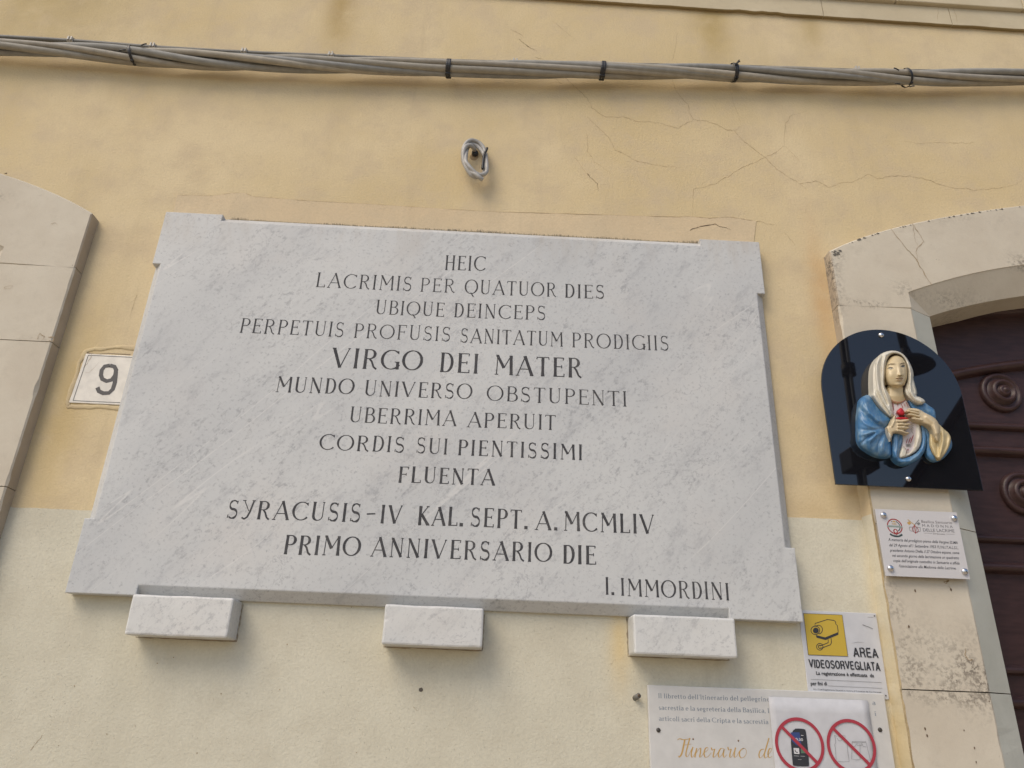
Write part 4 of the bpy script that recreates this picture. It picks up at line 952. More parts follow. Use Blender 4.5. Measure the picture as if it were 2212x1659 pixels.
relief('cloak_hem', Hh([(1450, 900), (1400, 640), (1490, 660), (1560, 880), (1550, 1100), (1500, 1260), (1400, 1390), (1250, 1480), (1100, 1525), (980, 1490), (880, 1410), (830, 1320), (820, 1100), (820, 840), (940, 820), (1065, 860), (1065, 1000), (1015, 1150), (985, 1300), (980, 1370), (1080, 1370), (1250, 1320), (1380, 1220), (1445, 1080)]), 110, 80, 90, M_blue,
       [Fd([(930, 900), (940, 1100), (920, 1350)], 34, 26), Fd([(1000, 900), (980, 1100), (960, 1300)], -34, 20), Fd([(880, 880), (870, 1200), (960, 1430), (1200, 1440), (1420, 1250), (1500, 1000)], 24, 26), Fd([(1010, 1410), (1200, 1390), (1360, 1290)], -26, 18), Fd([(1480, 800), (1500, 1000), (1440, 1200)], -24, 18)], step=18)
relief('cloak', Hh([(140, 180), (180, 125), (250, 75), (330, 55), (410, 90), (470, 200), (560, 320), (680, 430), (840, 545), (820, 640), (740, 700), (715, 780), (740, 880), (800, 980), (832, 1100), (832, 1340), (740, 1375), (600, 1370), (450, 1330), (300, 1240), (180, 1150), (112, 1040), (98, 850), (98, 600), (118, 350)]), 60, 230, 330, M_blue,
       [Fd([(260, 100), (270, 250), (400, 430), (560, 580), (700, 700)], 42, 30), Fd([(330, 160), (480, 350), (640, 520), (780, 640)], -40, 30), Fd([(150, 330), (300, 500), (520, 680), (690, 740)], -44, 30), Fd([(200, 260), (350, 430), (560, 620)], 34, 26),
        Fd([(110, 760), (300, 800), (500, 790), (690, 745)], -30, 34), Fd([(150, 900), (320, 860), (560, 800), (690, 790)], 44, 34), Fd([(180, 1080), (300, 960), (450, 860)], -48, 28), Fd([(330, 1010), (470, 900), (640, 830)], 36, 30),
        Fd([(380, 1200), (360, 1050), (500, 900)], 36, 26), Fd([(550, 1300), (540, 1100), (620, 920)], -34, 28), Fd([(640, 1340), (630, 1100), (690, 920)], 30, 24), Fd([(740, 1330), (740, 1100)], -30, 24), Fd([(120, 500), (260, 650), (480, 760)], 30, 30), Fd([(240, 1180), (200, 1000)], 26, 26)], step=20)
relief('sleeve_lining', Hh([(1640, 690), (1720, 640), (1810, 665), (1880, 740), (1930, 790), (2000, 840), (2050, 930), (2058, 1010), (2000, 1180), (1900, 1330), (1815, 1425), (1740, 1385), (1650, 1260), (1600, 1110), (1600, 900)]), 130, 70, 110, M_goldc,
       [Fd([(1680, 800), (1760, 1050), (1780, 1300)], -34, 34), Fd([(1880, 780), (1890, 1000), (1820, 1350)], 44, 30), Fd([(1980, 880), (1960, 1100), (1860, 1330)], -26, 28), Fd([(1630, 900), (1650, 1100), (1760, 1350)], 34, 24), Fd([(2030, 960), (1990, 1150), (1880, 1330)], 26, 18)], back=60, step=18)
relief('cuff', Hh([(710, 730), (770, 685), (830, 740), (860, 860), (820, 950), (815, 1030), (780, 960), (735, 850)]), 250, 40, 50, M_veil, [Fd([(760, 730), (790, 940)], 16, 18)], back=60, step=16)
hairp = [(690, 500), (700, 360), (770, 240), (880, 195), (990, 215), (1090, 300), (1140, 430), (1160, 640), (1150, 780), (1115, 900), (1110, 1030), (1060, 1040), (1050, 900), (760, 900), (690, 800)]
relief('hair', hairp, 120, 60, 60, M_hair, step=24)
def facef(px, py, h, t):
    g = lambda cx, cy, rx, ry, a: a*np.exp(-((px-cx)/rx)**2-((py-cy)/ry)**2)
    head = 165+225*np.sqrt(np.maximum(0, 1-((px-930)/262)**2-((py-590)/372)**2))
    neck = 110+110*np.sqrt(np.maximum(0, 1-((px-925)/200)**2))
    neck = np.where(py > 1080, neck-(py-1080)*.3, neck)
    H = np.where(py < 860, head, np.maximum(neck, head-60))
    k = np.clip((py-400)/230, 0, 1); lx = 965+k*38
    H = H+np.where((py > 380) & (py < 690), (12+30*k)*np.exp(-((px-lx)/(30+14*k))**2)*np.where(py > 640, np.exp(-((py-640)/20)**2), 1), 0)
    H += g(1000, 640, 50, 28, 22)+g(760, 320, 90, 60, -16)
    H += g(805, 498, 66, 38, -26)+g(1055, 458, 58, 36, -26)+g(800, 497, 42, 20, 26)+g(1055, 456, 36, 19, 26)
    H += g(830, 415, 80, 16, 12)+g(1050, 395, 60, 15, 12)
    H += g(990, 705, 66, 12, 18)+g(988, 748, 52, 13, 20)+g(990, 724, 62, 6, -16)+g(985, 785, 60, 14, -10)+g(975, 845, 70, 40, 26)+g(800, 640, 80, 80, 14)+g(1095, 610, 40, 70, 14)+g(1000, 676, 14, 16, -10)
    return H-40*(1-t)*(py < 900)
relief('face', [(715, 360), (695, 480), (688, 640), (690, 780), (715, 850), (760, 900), (780, 960), (775, 1050), (800, 1150), (870, 1205), (960, 1225), (1050, 1205), (1130, 1140), (1075, 1090), (1062, 1000), (1058, 905), (1100, 830), (1135, 740), (1150, 640), (1145, 500), (1115, 380), (1050, 285), (960, 240), (870, 240), (780, 290)],
       120, 60, 60, M_skin, hf=facef, step=13, sm=1)
relief('veil', [(400, 1065), (432, 990), (418, 800), (422, 600), (432, 470), (480, 330), (560, 230), (680, 162), (820, 133), (930, 143), (1040, 190), (1115, 260), (1190, 370), (1252, 500), (1284, 640), (1270, 705), (1312, 860), (1355, 1010), (1330, 1080), (1430, 1105), (1538, 1190), (1470, 1250), (1380, 1255), (1280, 1210), (1180, 1130), (1115, 1060), (1085, 970), (1110, 880), (1150, 780), (1158, 600), (1135, 440), (1090, 320), (1010, 235), (900, 197), (800, 222), (742, 292), (712, 400), (694, 600), (672, 800), (690, 900), (750, 1000), (800, 1090), (830, 1250), (862, 1400), (872, 1480), (838, 1540), (740, 1480), (600, 1340), (500, 1210), (430, 1110)],
       170, 120, 90, M_veil, [([(560, 260), (510, 450), (520, 700), (560, 950), (680, 1200), (820, 1450)], 40, 28), ([(640, 240), (590, 450), (600, 750), (640, 1000), (740, 1250)], -38, 24), ([(480, 420), (470, 700), (480, 950), (600, 1200), (780, 1450)], -34, 22), ([(700, 230), (660, 400), (650, 700), (650, 900), (720, 1100), (800, 1350)], 34, 20),
        ([(1150, 400), (1220, 600), (1200, 800), (1220, 1000), (1330, 1180)], 36, 24), ([(1230, 560), (1260, 700), (1250, 850), (1290, 1000)], -30, 20), ([(1350, 1120), (1440, 1170), (1440, 1230)], 24, 22), ([(1120, 880), (1150, 1020), (1260, 1160)], -28, 18)], step=15, sm=1)
relief('heart', Hh([(1020, 320), (1070, 365), (1100, 430), (1085, 490), (1000, 490), (940, 435), (940, 385), (980, 345)]), 200, 50, 60, M_redc, step=14, sm=1, back=60)
relief('heart_base', Hh([(905, 530), (1000, 515), (1100, 520), (1180, 545), (1165, 570), (1040, 575), (925, 585)]), 200, 36, 30, M_redc, step=12, sm=1, back=60)
relief('heart_band', Hh([(985, 485), (1095, 480), (1110, 515), (980, 520)]), 195, 25, 20, M_hair, step=12, sm=1, back=60)
relief('hand', Hh([(1150, 352), (1210, 332), (1350, 342), (1440, 385), (1550, 450), (1660, 500), (1750, 570), (1800, 660), (1832, 720), (1825, 900), (1770, 1060), (1700, 920), (1640, 730), (1560, 685), (1450, 645), (1320, 605), (1225, 555), (1235, 525), (1275, 520), (1185, 487), (1150, 462), (1175, 438), (1215, 435), (1140, 415), (1128, 385), (1160, 378)]), 250, 60, 60, M_skin2,
       [Fd([(1175, 352), (1290, 360), (1400, 400)], 26, 17), Fd([(1150, 400), (1270, 410), (1380, 445)], 26, 17), Fd([(1190, 462), (1290, 475), (1390, 505)], 26, 17), Fd([(1250, 540), (1350, 560), (1450, 580)], 26, 17),
        Fd([(1180, 378), (1380, 425)], -26, 9), Fd([(1190, 432), (1380, 475)], -28, 9), Fd([(1240, 508), (1400, 540)], -28, 9), Fd([(1560, 520), (1700, 640), (1760, 850)], 34, 50)], back=100, step=12, sm=1)
relief('hand', Hh([(715, 745), (730, 715), (790, 690), (805, 630), (835, 560), (870, 490), (895, 478), (908, 520), (905, 560), (1000, 578), (1080, 568), (1170, 560), (1205, 580), (1150, 612), (1060, 645), (1190, 645), (1225, 675), (1180, 695), (1095, 708), (1195, 722), (1200, 750), (1130, 770), (1075, 790), (1100, 820), (1195, 845), (1190, 868), (1110, 868), (1000, 835), (860, 840), (840, 900), (815, 930), (790, 900), (745, 840)]), 255, 60, 55, M_skin2,
       [Fd([(930, 600), (1060, 600), (1180, 578)], 26, 17), Fd([(960, 670), (1080, 665), (1200, 668)], 26, 17), Fd([(960, 730), (1080, 735), (1190, 738)], 26, 17), Fd([(950, 800), (1080, 830), (1180, 855)], 22, 15), Fd([(885, 500), (880, 600), (830, 700)], 26, 22),
        Fd([(960, 635), (1080, 628)], -26, 9), Fd([(970, 702), (1090, 695)], -26, 9), Fd([(960, 768), (1080, 775)], -24, 9)], back=100, step=12, sm=1)
# painted details follow the modelled surface
def deco(name, lines, mat, hfn):
    for pts, wd in lines:
        V = []; F = []
        q = []
        for i in range(len(pts)-1):
            for k in range(6): q.append((pts[i][0]+(pts[i+1][0]-pts[i][0])*k/6, pts[i][1]+(pts[i+1][1]-pts[i][1])*k/6))
        q.append(pts[-1]); n = len(q); b = len(V)
        for i in range(n):
            a_, c_ = q[max(0, i-1)], q[min(n-1, i+1)]; dx, dy = c_[0]-a_[0], c_[1]-a_[1]; l = math.hypot(dx, dy) or 1; w2 = wd/2*(1-.6*abs(2*i/(n-1)-1)**3)
            for s in (-1, 1):
                x, y = q[i][0]-dy/l*w2*s, q[i][1]+dx/l*w2*s; V.append(zg(x, y, PO+(hfn(x, y)+5)*SC))
        F += [[b+2*i, b+2*i+1, b+2*i+3, b+2*i+2] for i in range(n-1)]
        mobj(name, V, F, mat, rel, smooth=True)
fh = lambda x, y: float(facef(np.array([x]), np.array([y]), np.array([0.]), np.array([1.]))[0])
deco('eye', [([(745, 505), (800, 490), (850, 500)], 34)], M_eyew, fh); deco('eye', [([(1015, 465), (1055, 452), (1100, 460)], 32)], M_eyew, fh)
deco('iris', [([(772, 502), (822, 500)], 40)], M_eye, lambda x, y: fh(x, y)+3); deco('iris', [([(1032, 461), (1080, 459)], 38)], M_eye, lambda x, y: fh(x, y)+3)
deco('eyelid', [([(735, 512), (790, 476), (855, 494)], 15), ([(1008, 468), (1055, 436), (1108, 454)], 15)], M_brow, lambda x, y: fh(x, y)+4)
deco('eyebrow', [([(730, 444), (800, 412), (895, 412)], 14), ([(1000, 422), (1040, 395), (1108, 394)], 14)], M_brow, fh)
deco('lip', [([(920, 714), (985, 702), (1058, 710)], 24), ([(945, 742), (990, 752), (1042, 740)], 24)], M_lip, fh); deco('mouth_line', [([(918, 724), (985, 726), (1060, 720)], 9)], M_brow, lambda x, y: fh(x, y)+2)
deco('nostril', [([(955, 660), (985, 652)], 13), ([(1005, 654), (1038, 648)], 13)], M_brow, fh)
dh = lambda x, y: 163.0
deco('collar_line', [([(812, 1150), (870, 1192), (960, 1210), (1055, 1196), (1118, 1150)], 10)], M_rust, lambda x, y: 200 if 850 < x < 1080 else 190)
red = [([(850, 1195), (852, 1290), (868, 1370)], 14), ([(940, 1230), (955, 1305)], 9), ([(1018, 1232), (1060, 1335)], 12), ([(1068, 1215), (1105, 1300)], 10), ([(1115, 1190), (1175, 1318)], 11), ([(1155, 1960), (1122, 2065)], 14), ([(1217, 1935), (1170, 2062)], 18), ([(1275, 1885), (1245, 1960), (1212, 2055)], 20), ([(1140, 2180), (1160, 2205), (1175, 2180)], 12)]
deco('red_ray', red, M_rust, dh)
gr = [([(900, 1430), (942, 1500)], 8), ([(1140, 1450), (1105, 1490)], 7), ([(1160, 1480), (1130, 1520)], 7), ([(1178, 1510), (1150, 1530)], 7)]+[([(1215, 1640+i*30), (1300-i*8, 1640+i*55)], 7) for i in range(5)]+[([(1110, 2080+i*14), (1220, 2078+i*14)], 7) for i in range(4)]
deco('grey_ray', gr, M_eye, dh)
deco('hem_line', [([(1045, 2100), (1100, 2150), (1135, 2230), (1110, 2310), (1020, 2355)], 10), ([(985, 2362), (1120, 2345), (1250, 2300)], 7)], M_brow, lambda x, y: 178)
deco('cuff_line', [(Hh([(712, 730), (735, 830), (790, 950), (830, 1080)]), 10)], M_brow, lambda x, y: 262)
deco('sleeve_line', [(Hh([(1605, 1110), (1650, 1240), (1730, 1360), (1810, 1425), (1870, 1390)]), 11)], M_brow, lambda x, y: 150)

# ------------------------------------------------------------------ acrylic plaque on the jamb
za_ = ZM(2100, 1220, 5.53); AO = .066
ap = thing('clear_plaque', (1.195, -AO, 1.954), 'small frosted clear plaque with two emblems and italic text below the black panel', 'plaque')
c = [za_(630, 1213, AO), za_(1810, 1260, AO), za_(1600, 335, AO), za_(485, 290, AO)]
xa, xb = (c[0][0]+c[3][0])/2, (c[1][0]+c[2][0])/2; zl, zh = (c[0][2]+c[1][2])/2, (c[2][2]+c[3][2])/2
prism('plaque_sheet', [(xa, zl), (xb, zl), (xb, zh), (xa, zh)], -AO, -AO+.002, M_acr, ap)
prism('plaque_back', [(xa+.001, zl+.001), (xb-.001, zl+.001), (xb-.001, zh-.001), (xa+.001, zh-.001)], -AO+.002, -AO+.006, M_acre, ap)
for a_, b_ in ((607, 370), (1585, 413), (706, 1108), (1733, 1152)):
    p = za_(a_, b_, AO+.005); lathe('standoff_cap', [(.0088, 0), (.0088, .003), (.0078, .0055), (.005, .0075), (.0005, .0082)], (p[0], -AO, p[2]), M_steel, ap, 20)
    lathe('standoff', [(.006, 0), (.006, AO-.046)], (p[0], -.046, p[2]), M_steel, ap, 12)
def Q(x, y): return xz(za_(x, y, AO+.0003))
AT = AO+.0003
def line_sans(zf, txt, xl, yl, xr, yr, cap, off, mat, par, bold=0.0, shear=0.0, name='printed_text'):
    return sans(name, txt, zf(xl, yl, off), zf(xr, yr, off), zf(xl, yl-cap, off), off, mat, par, bold, shear)
M_pink = simple('plaque_print_grey', (0.17, 0.155, 0.16), .6)
line_sans(za_, 'Basilica Santuario', 1128, 480, 1552, 498, 36, AT, M_pink, ap)
line_sans(za_, 'M A D O N N A', 1140, 535, 1562, 553, 36, AT, M_inkg, ap)
line_sans(za_, 'DELLE LACRIME', 1152, 600, 1585, 614, 42, AT, M_inkg, ap)
line_sans(za_, 'Siracusa', 1288, 640, 1450, 647, 22, AT, M_pink, ap)
for t_, xl, yl, xr, yr in (('A memoria del prodigioso pianto della Vergine SS.MA', 668, 730, 1628, 775), ('dal 29 Agosto all\'1 Settembre 1953 l\'U.N.I.T.A.L.S.I.,', 683, 805, 1636, 845), ('presidente Antonio Diella, il 27 Ottobre espone, come', 690, 878, 1652, 915), ('nel secondo giorno della lacrimazione un quadretto', 722, 950, 1648, 985), ('copia dell\'originale custodito in Santuario e affida', 740, 1020, 1655, 1058), ('l\'associazione alla Madonna delle Lacrime.', 815, 1095, 1608, 1128)):
    line_sans(za_, t_, xl, yl, xr, yr, 38, AT, M_ink, ap, bold=.004, shear=.35)
for q_ in ([Q(1160, 622), Q(1275, 628)], [Q(1465, 636), Q(1585, 640)]): a = Acc(-AT); a.ribbon(q_, .0006); a.make('printed_rule', M_pink, ap)
# round emblem
ec = Q(757, 530); er = (Q(862, 530)[0]-Q(652, 530)[0])/2
def ringd(acc, c, r, w, a0=0, a1=360, n=40): acc.ribbon([(c[0]+r*math.cos(math.radians(a0+(a1-a0)*i/n)), c[1]+r*math.sin(math.radians(a0+(a1-a0)*i/n))) for i in range(n+1)], w)
a = Acc(-AT); ringd(a, ec, er*.93, er*.14)
a.poly([(ec[0]+er*.3*math.cos(t), ec[1]-er*.62+er*.3*math.sin(t)) for t in np.linspace(0, 6.283, 17)[:-1]]); a.poly([(ec[0]-er*.62, ec[1]-er*.65), (ec[0], ec[1]-er*1.0), (ec[0]+er*.62, ec[1]-er*.65), (ec[0]+er*.3, ec[1]-er*.95), (ec[0], ec[1]-er*1.15), (ec[0]-er*.3, ec[1]-er*.95)]); a.make('emblem_ring', M_rust, ap)
a = Acc(-AT-.0001); ringd(a, ec, er*.68, er*.10, 110, -60+360-180, 30); ringd(a, ec, er*.68, er*.10, 70, -60, 20); ringd(a, (ec[0], ec[1]+er*.0), er*1.28, er*.24, 232, 308, 20); a.make('emblem_band', simple('emblem_dark', (0.035, 0.06, 0.06), .5), ap)
a = Acc(-AT-.0002); a.ribbon([(ec[0]-er, ec[1]), (ec[0]+er, ec[1]-er*.02)], er*.22); a.make('emblem_banner', simple('emblem_grey_green', (0.25, 0.30, 0.27), .5), ap)
a = Acc(-AT-.0003); a.ribbon([(ec[0], ec[1]-er*.45), (ec[0], ec[1]-er*.85)], er*.13); a.ribbon([(ec[0]-er*.17, ec[1]-er*.63), (ec[0]+er*.17, ec[1]-er*.63)], er*.13)
for i, ch in enumerate('UNITALSI'):
    t = math.radians(236+68*(i+.5)/8); r0 = er*1.22; tx, tz = -math.sin(t), math.cos(t); px, pz = ec[0]+r0*math.cos(t), ec[1]+r0*math.sin(t)
    w_, st = G[ch]; hh = er*.17
    for pts, md in st:
        if md == 'h' and abs(pts[0][1]-pts[1][1]) < .01 and abs(pts[0][0]-pts[1][0]) < .2: continue
        a.ribbon([(px+tx*hh*(x-w_/2)-math.cos(t)*hh*y, pz+tz*hh*(x-w_/2)-math.sin(t)*hh*y) for x, y in pts], hh*.16)
a.make('emblem_lettering', simple('emblem_white', (0.6, 0.6, 0.6), .5), ap)
a = Acc(-AT-.0002); line = None; a.poly([(ec[0]-er*.16, ec[1]+er*.55), (ec[0]+er*.16, ec[1]+er*.55), (ec[0]+er*.16, ec[1]+er*.72), (ec[0]-er*.16, ec[1]+er*.72)])
a.poly([Q(925, 480), Q(955, 460), Q(985, 490), Q(955, 512)]); a.ribbon([Q(935, 435), Q(1035, 515)], .0018); a.make('golden_key', M_gold, ap)
line_sans(za_, 'NBL', 722, 505, 790, 507, 24, AT+.0004, M_gold, ap)
a = Acc(-AT-.0002); a.poly([Q(1060, 490), Q(1090, 470), Q(1112, 495), Q(1082, 515)]); a.ribbon([Q(1090, 440), Q(1025, 515)], .0018)
for sgn in (0, 1):
    p = [(958, 540), (1015, 540), (1015, 600), (965, 590), (958, 540)] if sgn == 0 else [(1055, 540), (1108, 545), (1110, 598), (1058, 600), (1055, 540)]
    a.ribbon([Q(*q) for q in p], .0014)
a.make('silver_key', simple('emblem_silver', (0.20, 0.20, 0.20), .5), ap)
a = Acc(-AT-.0003); a.ribbon([Q(1028, 515), Q(1045, 630)], .0022); ringd(a, Q(1040, 575), (Q(1080, 575)[0]-Q(1000, 575)[0])/2, .0014, -210, 30); a.ribbon([Q(1028, 515), Q(1000, 560)], .0015); a.ribbon([Q(1030, 515), Q(1075, 560)], .0015); a.make('emblem_staff', M_rust, ap)

# ------------------------------------------------------------------ surveillance sign
zv = ZM(1960, 1480, 5.53); VO = .0060
vs = thing('surveillance_sign', (.96, 0, 1.65), 'white plastic sign with a camera on a yellow square beside the plaque corner', 'sign')
xl, xr, zt, zl = .853, 1.066, 1.862, 1.645
prism('sign_plate', [(xl, zl), (xr, zl), (xr, zt), (xl, zt)], -VO+.0006, -.0017, M_white, vs, .0015)
VT = VO-.0002+.0005
sqx0, sqx1, sqz0, sqz1 = .8645, .971, 1.748, 1.854
prism('yellow_square', [(sqx0, sqz0), (sqx1, sqz0), (sqx1, sqz1), (sqx0, sqz1)], -VT, -VT+.0003, M_yel, vs)
VQ = VT+.0003
def K(x, y): return xz(zv(x, y, VQ))
a = Acc(-VQ)
a.ribbon([(sqx0, sqz0), (sqx1, sqz0), (sqx1, sqz1), (sqx0, sqz1), (sqx0, sqz0)], .0012)
def kl(pts, w=.0019): a.ribbon([K(*p) for p in pts], w)
kl([(428, 470), (430, 435), (600, 380), (690, 392), (712, 410), (718, 445), (738, 465), (750, 550)])
kl([(440, 600), (570, 632), (750, 560)])
a.poly([K(440, 598), K(570, 630), K(752, 555), K(752, 590), K(575, 665), K(450, 632)])
def ell(cx, cy, rx, ry, a0=0, a1=360, tilt=0, n=30):
    t_ = math.radians(tilt); return [(cx+rx*math.cos(u)*math.cos(t_)-ry*math.sin(u)*math.sin(t_), cy+rx*math.cos(u)*math.sin(t_)+ry*math.sin(u)*math.cos(t_)) for u in np.radians(np.linspace(a0, a1, n))]
kl(ell(433, 530, 60, 58)); a.poly([K(*p) for p in ell(440, 533, 40, 40)[:-1]]); kl([(428, 472)]+ell(470, 520, 62, 62, -80, 70)+[(480, 580)])
kl([(610, 655), (612, 700), (520, 738), (495, 745)]); kl([(652, 640), (655, 705), (640, 730), (520, 775), (500, 775)]); kl(ell(495, 757, 44, 46, -40, 330)); kl(ell(495, 757, 20, 22, 60, 300))
a.make('camera_pictogram', M_ink, vs)
for t_, xa_, ya_, xb_, yb_, cp_ in (('AREA', 965, 893, 1308, 912, 132), ('VIDEOSORVEGLIATA', 352, 1045, 1335, 1090, 116)):
    A1, B1 = zv(xa_, ya_, VQ), zv(xb_, yb_, VQ); ac = Acc(-VQ); sans_caps(ac, t_, xz(A1), xz(B1), zv(xa_, ya_-cp_, VQ)[2]-A1[2], .165); ac.make('printed_text', M_ink, vs)
line_sans(zv, 'La registrazione \u00e8 effettuata  da', 447, 1142, 1248, 1178, 46, VQ, M_ink, vs, bold=.022)
line_sans(zv, 'per fini di', 372, 1287, 596, 1290, 48, VQ, M_ink, vs, bold=.02)
line_sans(zv, 'Art. 13 del Regolamento Generale in materia di Protezione dei Dati Personali', 405, 1350, 1345, 1395, 17, VQ, M_ink, vs, bold=.006)
a = Acc(-VQ); a.ribbon([K(370, 1206), K(1348, 1252)], .0007); a.ribbon([K(610, 1297), K(1358, 1332)], .0007); a.ribbon([K(1085, 450), K(1160, 480), K(1230, 508)], .0012); a.ribbon([K(930, 710), K(1020, 692), K(1110, 700)], [.0002, .0008, .0002]); a.ribbon([K(1155, 348), K(1235, 350)], .0007); a.make('ruled_line', M_inkg, vs)
for a_, b_ in ((1250, 330), (1408, 1432)):
    p = zv(a_, b_, VQ); lathe('screw', [(.0018, 0), (.0016, .001), (.0003, .0012)], (p[0], -VQ, p[2]), M_screwd, vs, 10)

# ------------------------------------------------------------------ notice board with a paper over it
zi = ZM(1560, 1660, 3.16); IO = .016
nb = thing('notice_board', (.74, 0, 1.40), 'white notice board with blue grey lettering and gold script at the bottom of the photo', 'notice board')
bx0, bx1, bz1 = .429, 1.049, 1.6585
prism('board', [(bx0, .98), (bx1, .98), (bx1, bz1), (bx0, bz1)], -IO, -.002, M_panelw, nb, .0018)
IT = IO+.0003
for txt, xl_, yl_, xr_, yr_ in (("Il libretto dell'Itinerario del pellegrino", 272, 268, 1152, 296), ('sacrestia e la segreteria della Basilica, la', 275, 360, 1172, 387), ('articoli sacri della Cripta e la sacrestia', 278, 447, 1140, 474)):
    A1, B1 = zi(xl_, yl_, IT), zi(xr_, yr_, IT); H = zi(xl_, yl_-36, IT)[2]-A1[2]
    ac = Acc(-IT); strokes_text(ac, txt, xz(A1), xz(B1), H, .155, .07, gap=.13, space=.27); ac.make('printed_text', M_inkb, nb)
for ch, x_, y_ in (('a', 1964, 322), ('i', 1982, 408)):
    A1, B1 = zi(x_, y_, IT), zi(x_+(24 if ch == 'a' else 12), y_+1, IT); ac = Acc(-IT); strokes_text(ac, ch, xz(A1), xz(B1), zi(x_, y_-36, IT)[2]-A1[2], .155, .07); ac.make('printed_text', M_inkb, nb)
a = Acc(-IT)
def sl_(pts, w=3.2, thick=1.0):
    q = [xz(zi(x, y, IT)) for x, y in pts]
    # smooth
    out = []
    n = len(q)
    for i in range(n-1):
        p0, p1, p2, p3 = q[max(0, i-1)], q[i], q[i+1], q[min(n-1, i+2)]
        for k in range(5):
            t = k/5; out.append(tuple(.5*((2*p1[j])+(p2[j]-p0[j])*t+(2*p0[j]-5*p1[j]+4*p2[j]-p3[j])*t*t+(3*p1[j]-p0[j]-3*p2[j]+p3[j])*t**3) for j in (0, 1)))
    out.append(q[-1]); ws = []
    for i in range(len(out)):
        p0, p1 = out[max(0, i-1)], out[min(len(out)-1, i+1)]; dx, dz = p1[0]-p0[0], p1[1]-p0[1]; l = math.hypot(dx, dz) or 1
        ws.append((.0010+.0021*max(0, -dz/l if True else 0))*thick)
    a.ribbon(out, ws)
sl_([(422, 600), (440, 590), (470, 598), (525, 590)], thick=1.5); sl_([(480, 600), (470, 650), (455, 710), (435, 735), (428, 725)], thick=1.3)
sl_([(520, 585), (505, 640), (490, 700), (492, 730), (508, 725), (535, 670)]); sl_([(480, 640), (530, 632)])
sl_([(545, 655), (532, 700), (535, 735), (550, 725), (575, 670)]); sl_([(575, 665), (567, 700), (560, 738)]); sl_([(563, 715), (590, 675), (605, 665), (603, 700), (598, 735), (615, 725), (635, 690)])
sl_([(635, 700), (660, 680), (662, 660), (645, 665), (632, 700), (640, 735), (665, 730), (690, 700)]); sl_([(690, 660), (697, 680), (715, 672), (708, 705), (705, 735), (722, 728), (745, 695)])
sl_([(790, 670), (765, 668), (745, 705), (752, 737), (775, 715), (792, 672), (784, 715), (792, 737), (812, 715)]); sl_([(820, 655), (828, 680), (846, 672), (838, 705), (836, 735), (852, 730), (870, 690)])
sl_([(882, 660), (872, 700), (872, 735), (890, 728), (910, 690)]); sl_([(945, 665), (918, 685), (912, 720), (928, 742), (955, 728), (968, 692), (955, 668), (938, 668)])
sl_([(1105, 672), (1080, 680), (1066, 715), (1075, 742), (1098, 722), (1120, 672), (1145, 585)]); sl_([(1145, 585), (1122, 665), (1108, 715), (1115, 742), (1135, 730)]); sl_([(1135, 720), (1160, 690), (1165, 668), (1148, 672), (1137, 705), (1145, 738), (1170, 730)])
a.make('gold_script', M_gold, nb)
for x_, y_ in ((546, 593), (904, 606)):
    p = zi(x_, y_, IT); lathe('script_dot', [(.0022, 0), (.0020, .0003)], (p[0], -IT, p[2]), simple('dot_brown', (.2, .13, .08)), nb, 12)
for x_, y_ in ((273, 522), (2025, 520)):
    p = zi(x_, y_, IT+.002); lathe('board_screw', [(.0055, 0), (.0053, .0015), (.003, .003), (.0005, .0032)], (p[0], -IT, p[2]), M_screwd, nb, 14)
# paper sheet
PT = IO+.0035
p0, p1 = zi(1140, 255, PT), zi(1968, 285, PT); pb = zi(1168, 822, PT)
sh = thing('paper_notice', ((p0[0]+p1[0])/2, -IO, 1.3), 'laminated white sheet with red no phone and no vest signs over the notice board', 'notice')
px0, px1, pz1 = p0[0], zi(2003, 822, PT)[0]+.0, p0[2]-.001
nX, nZ = 14, 12; v = []; f = []
for i in range(nX+1):
    for j in range(nZ+1):
        x = px0+(px1-px0)*i/nX; z = pz1-.42*(j/nZ)
        y = -PT+.0008*noise.noise(Vector((x*7, z*5, 0)))+.0002*noise.noise(Vector((x*25, z*20, 3)))
        y = min(y, -IO-.0010)-0; v.append((x, y, z))
for i in range(nX):
    for j in range(nZ): a0 = i*(nZ+1)+j; f.append([a0, a0+nZ+1, a0+nZ+2, a0+1])
o = mobj('paper_sheet', v, f, M_paper, sh, smooth=True); fix_normals(o); sm_ = o.modifiers.new('solid', 'SOLIDIFY'); sm_.thickness = .0006; sm_.offset = 0
RT = PT+.0022
zph = ZM(1920, 1760, 6.9125)
def Y(x, y): return xz(zph(x, y, RT))
def nosign(cx, cy, rr, y0):
    c = Y(cx, cy); a = Acc(-RT-.0006); ringd(a, c, rr*.94, rr*.125, 0, 360, 56); d = rr*.94*.7071
    a.ribbon([(c[0]-d*1.02, c[1]+d*.98), (c[0]+d, c[1]-d)], rr*.12); a.make('prohibition_ring', M_red, sh); return c
r1 = (Y(968, 720)[0]-Y(122, 700)[0])/2
nosign(545, 700, r1, 0); nosign(1440, 728, (Y(1863, 750)[0]-Y(1017, 720)[0])/2, 0)
a = Acc(-RT); a.poly([Y(*p) for p in smooth_loop([(378, 425), (630, 425), (660, 470), (715, 1060), (700, 1080), (440, 1070), (425, 1040)], 2)]); a.make('phone_picture', M_phone, sh)
a = Acc(-RT-.0001); a.poly([Y(*p) for p in [(392, 490), (545, 490), (560, 590), (575, 700), (500, 720), (410, 640)]]); a.make('phone_screen', M_phoneb, sh)
sans('phone_clock', '10:30', zph(452, 632, RT+.0003), zph(608, 640, RT+.0003), zph(452, 585, RT+.0003), RT+.0003, simple('print_white', (.6, .6, .62)), sh, .01)
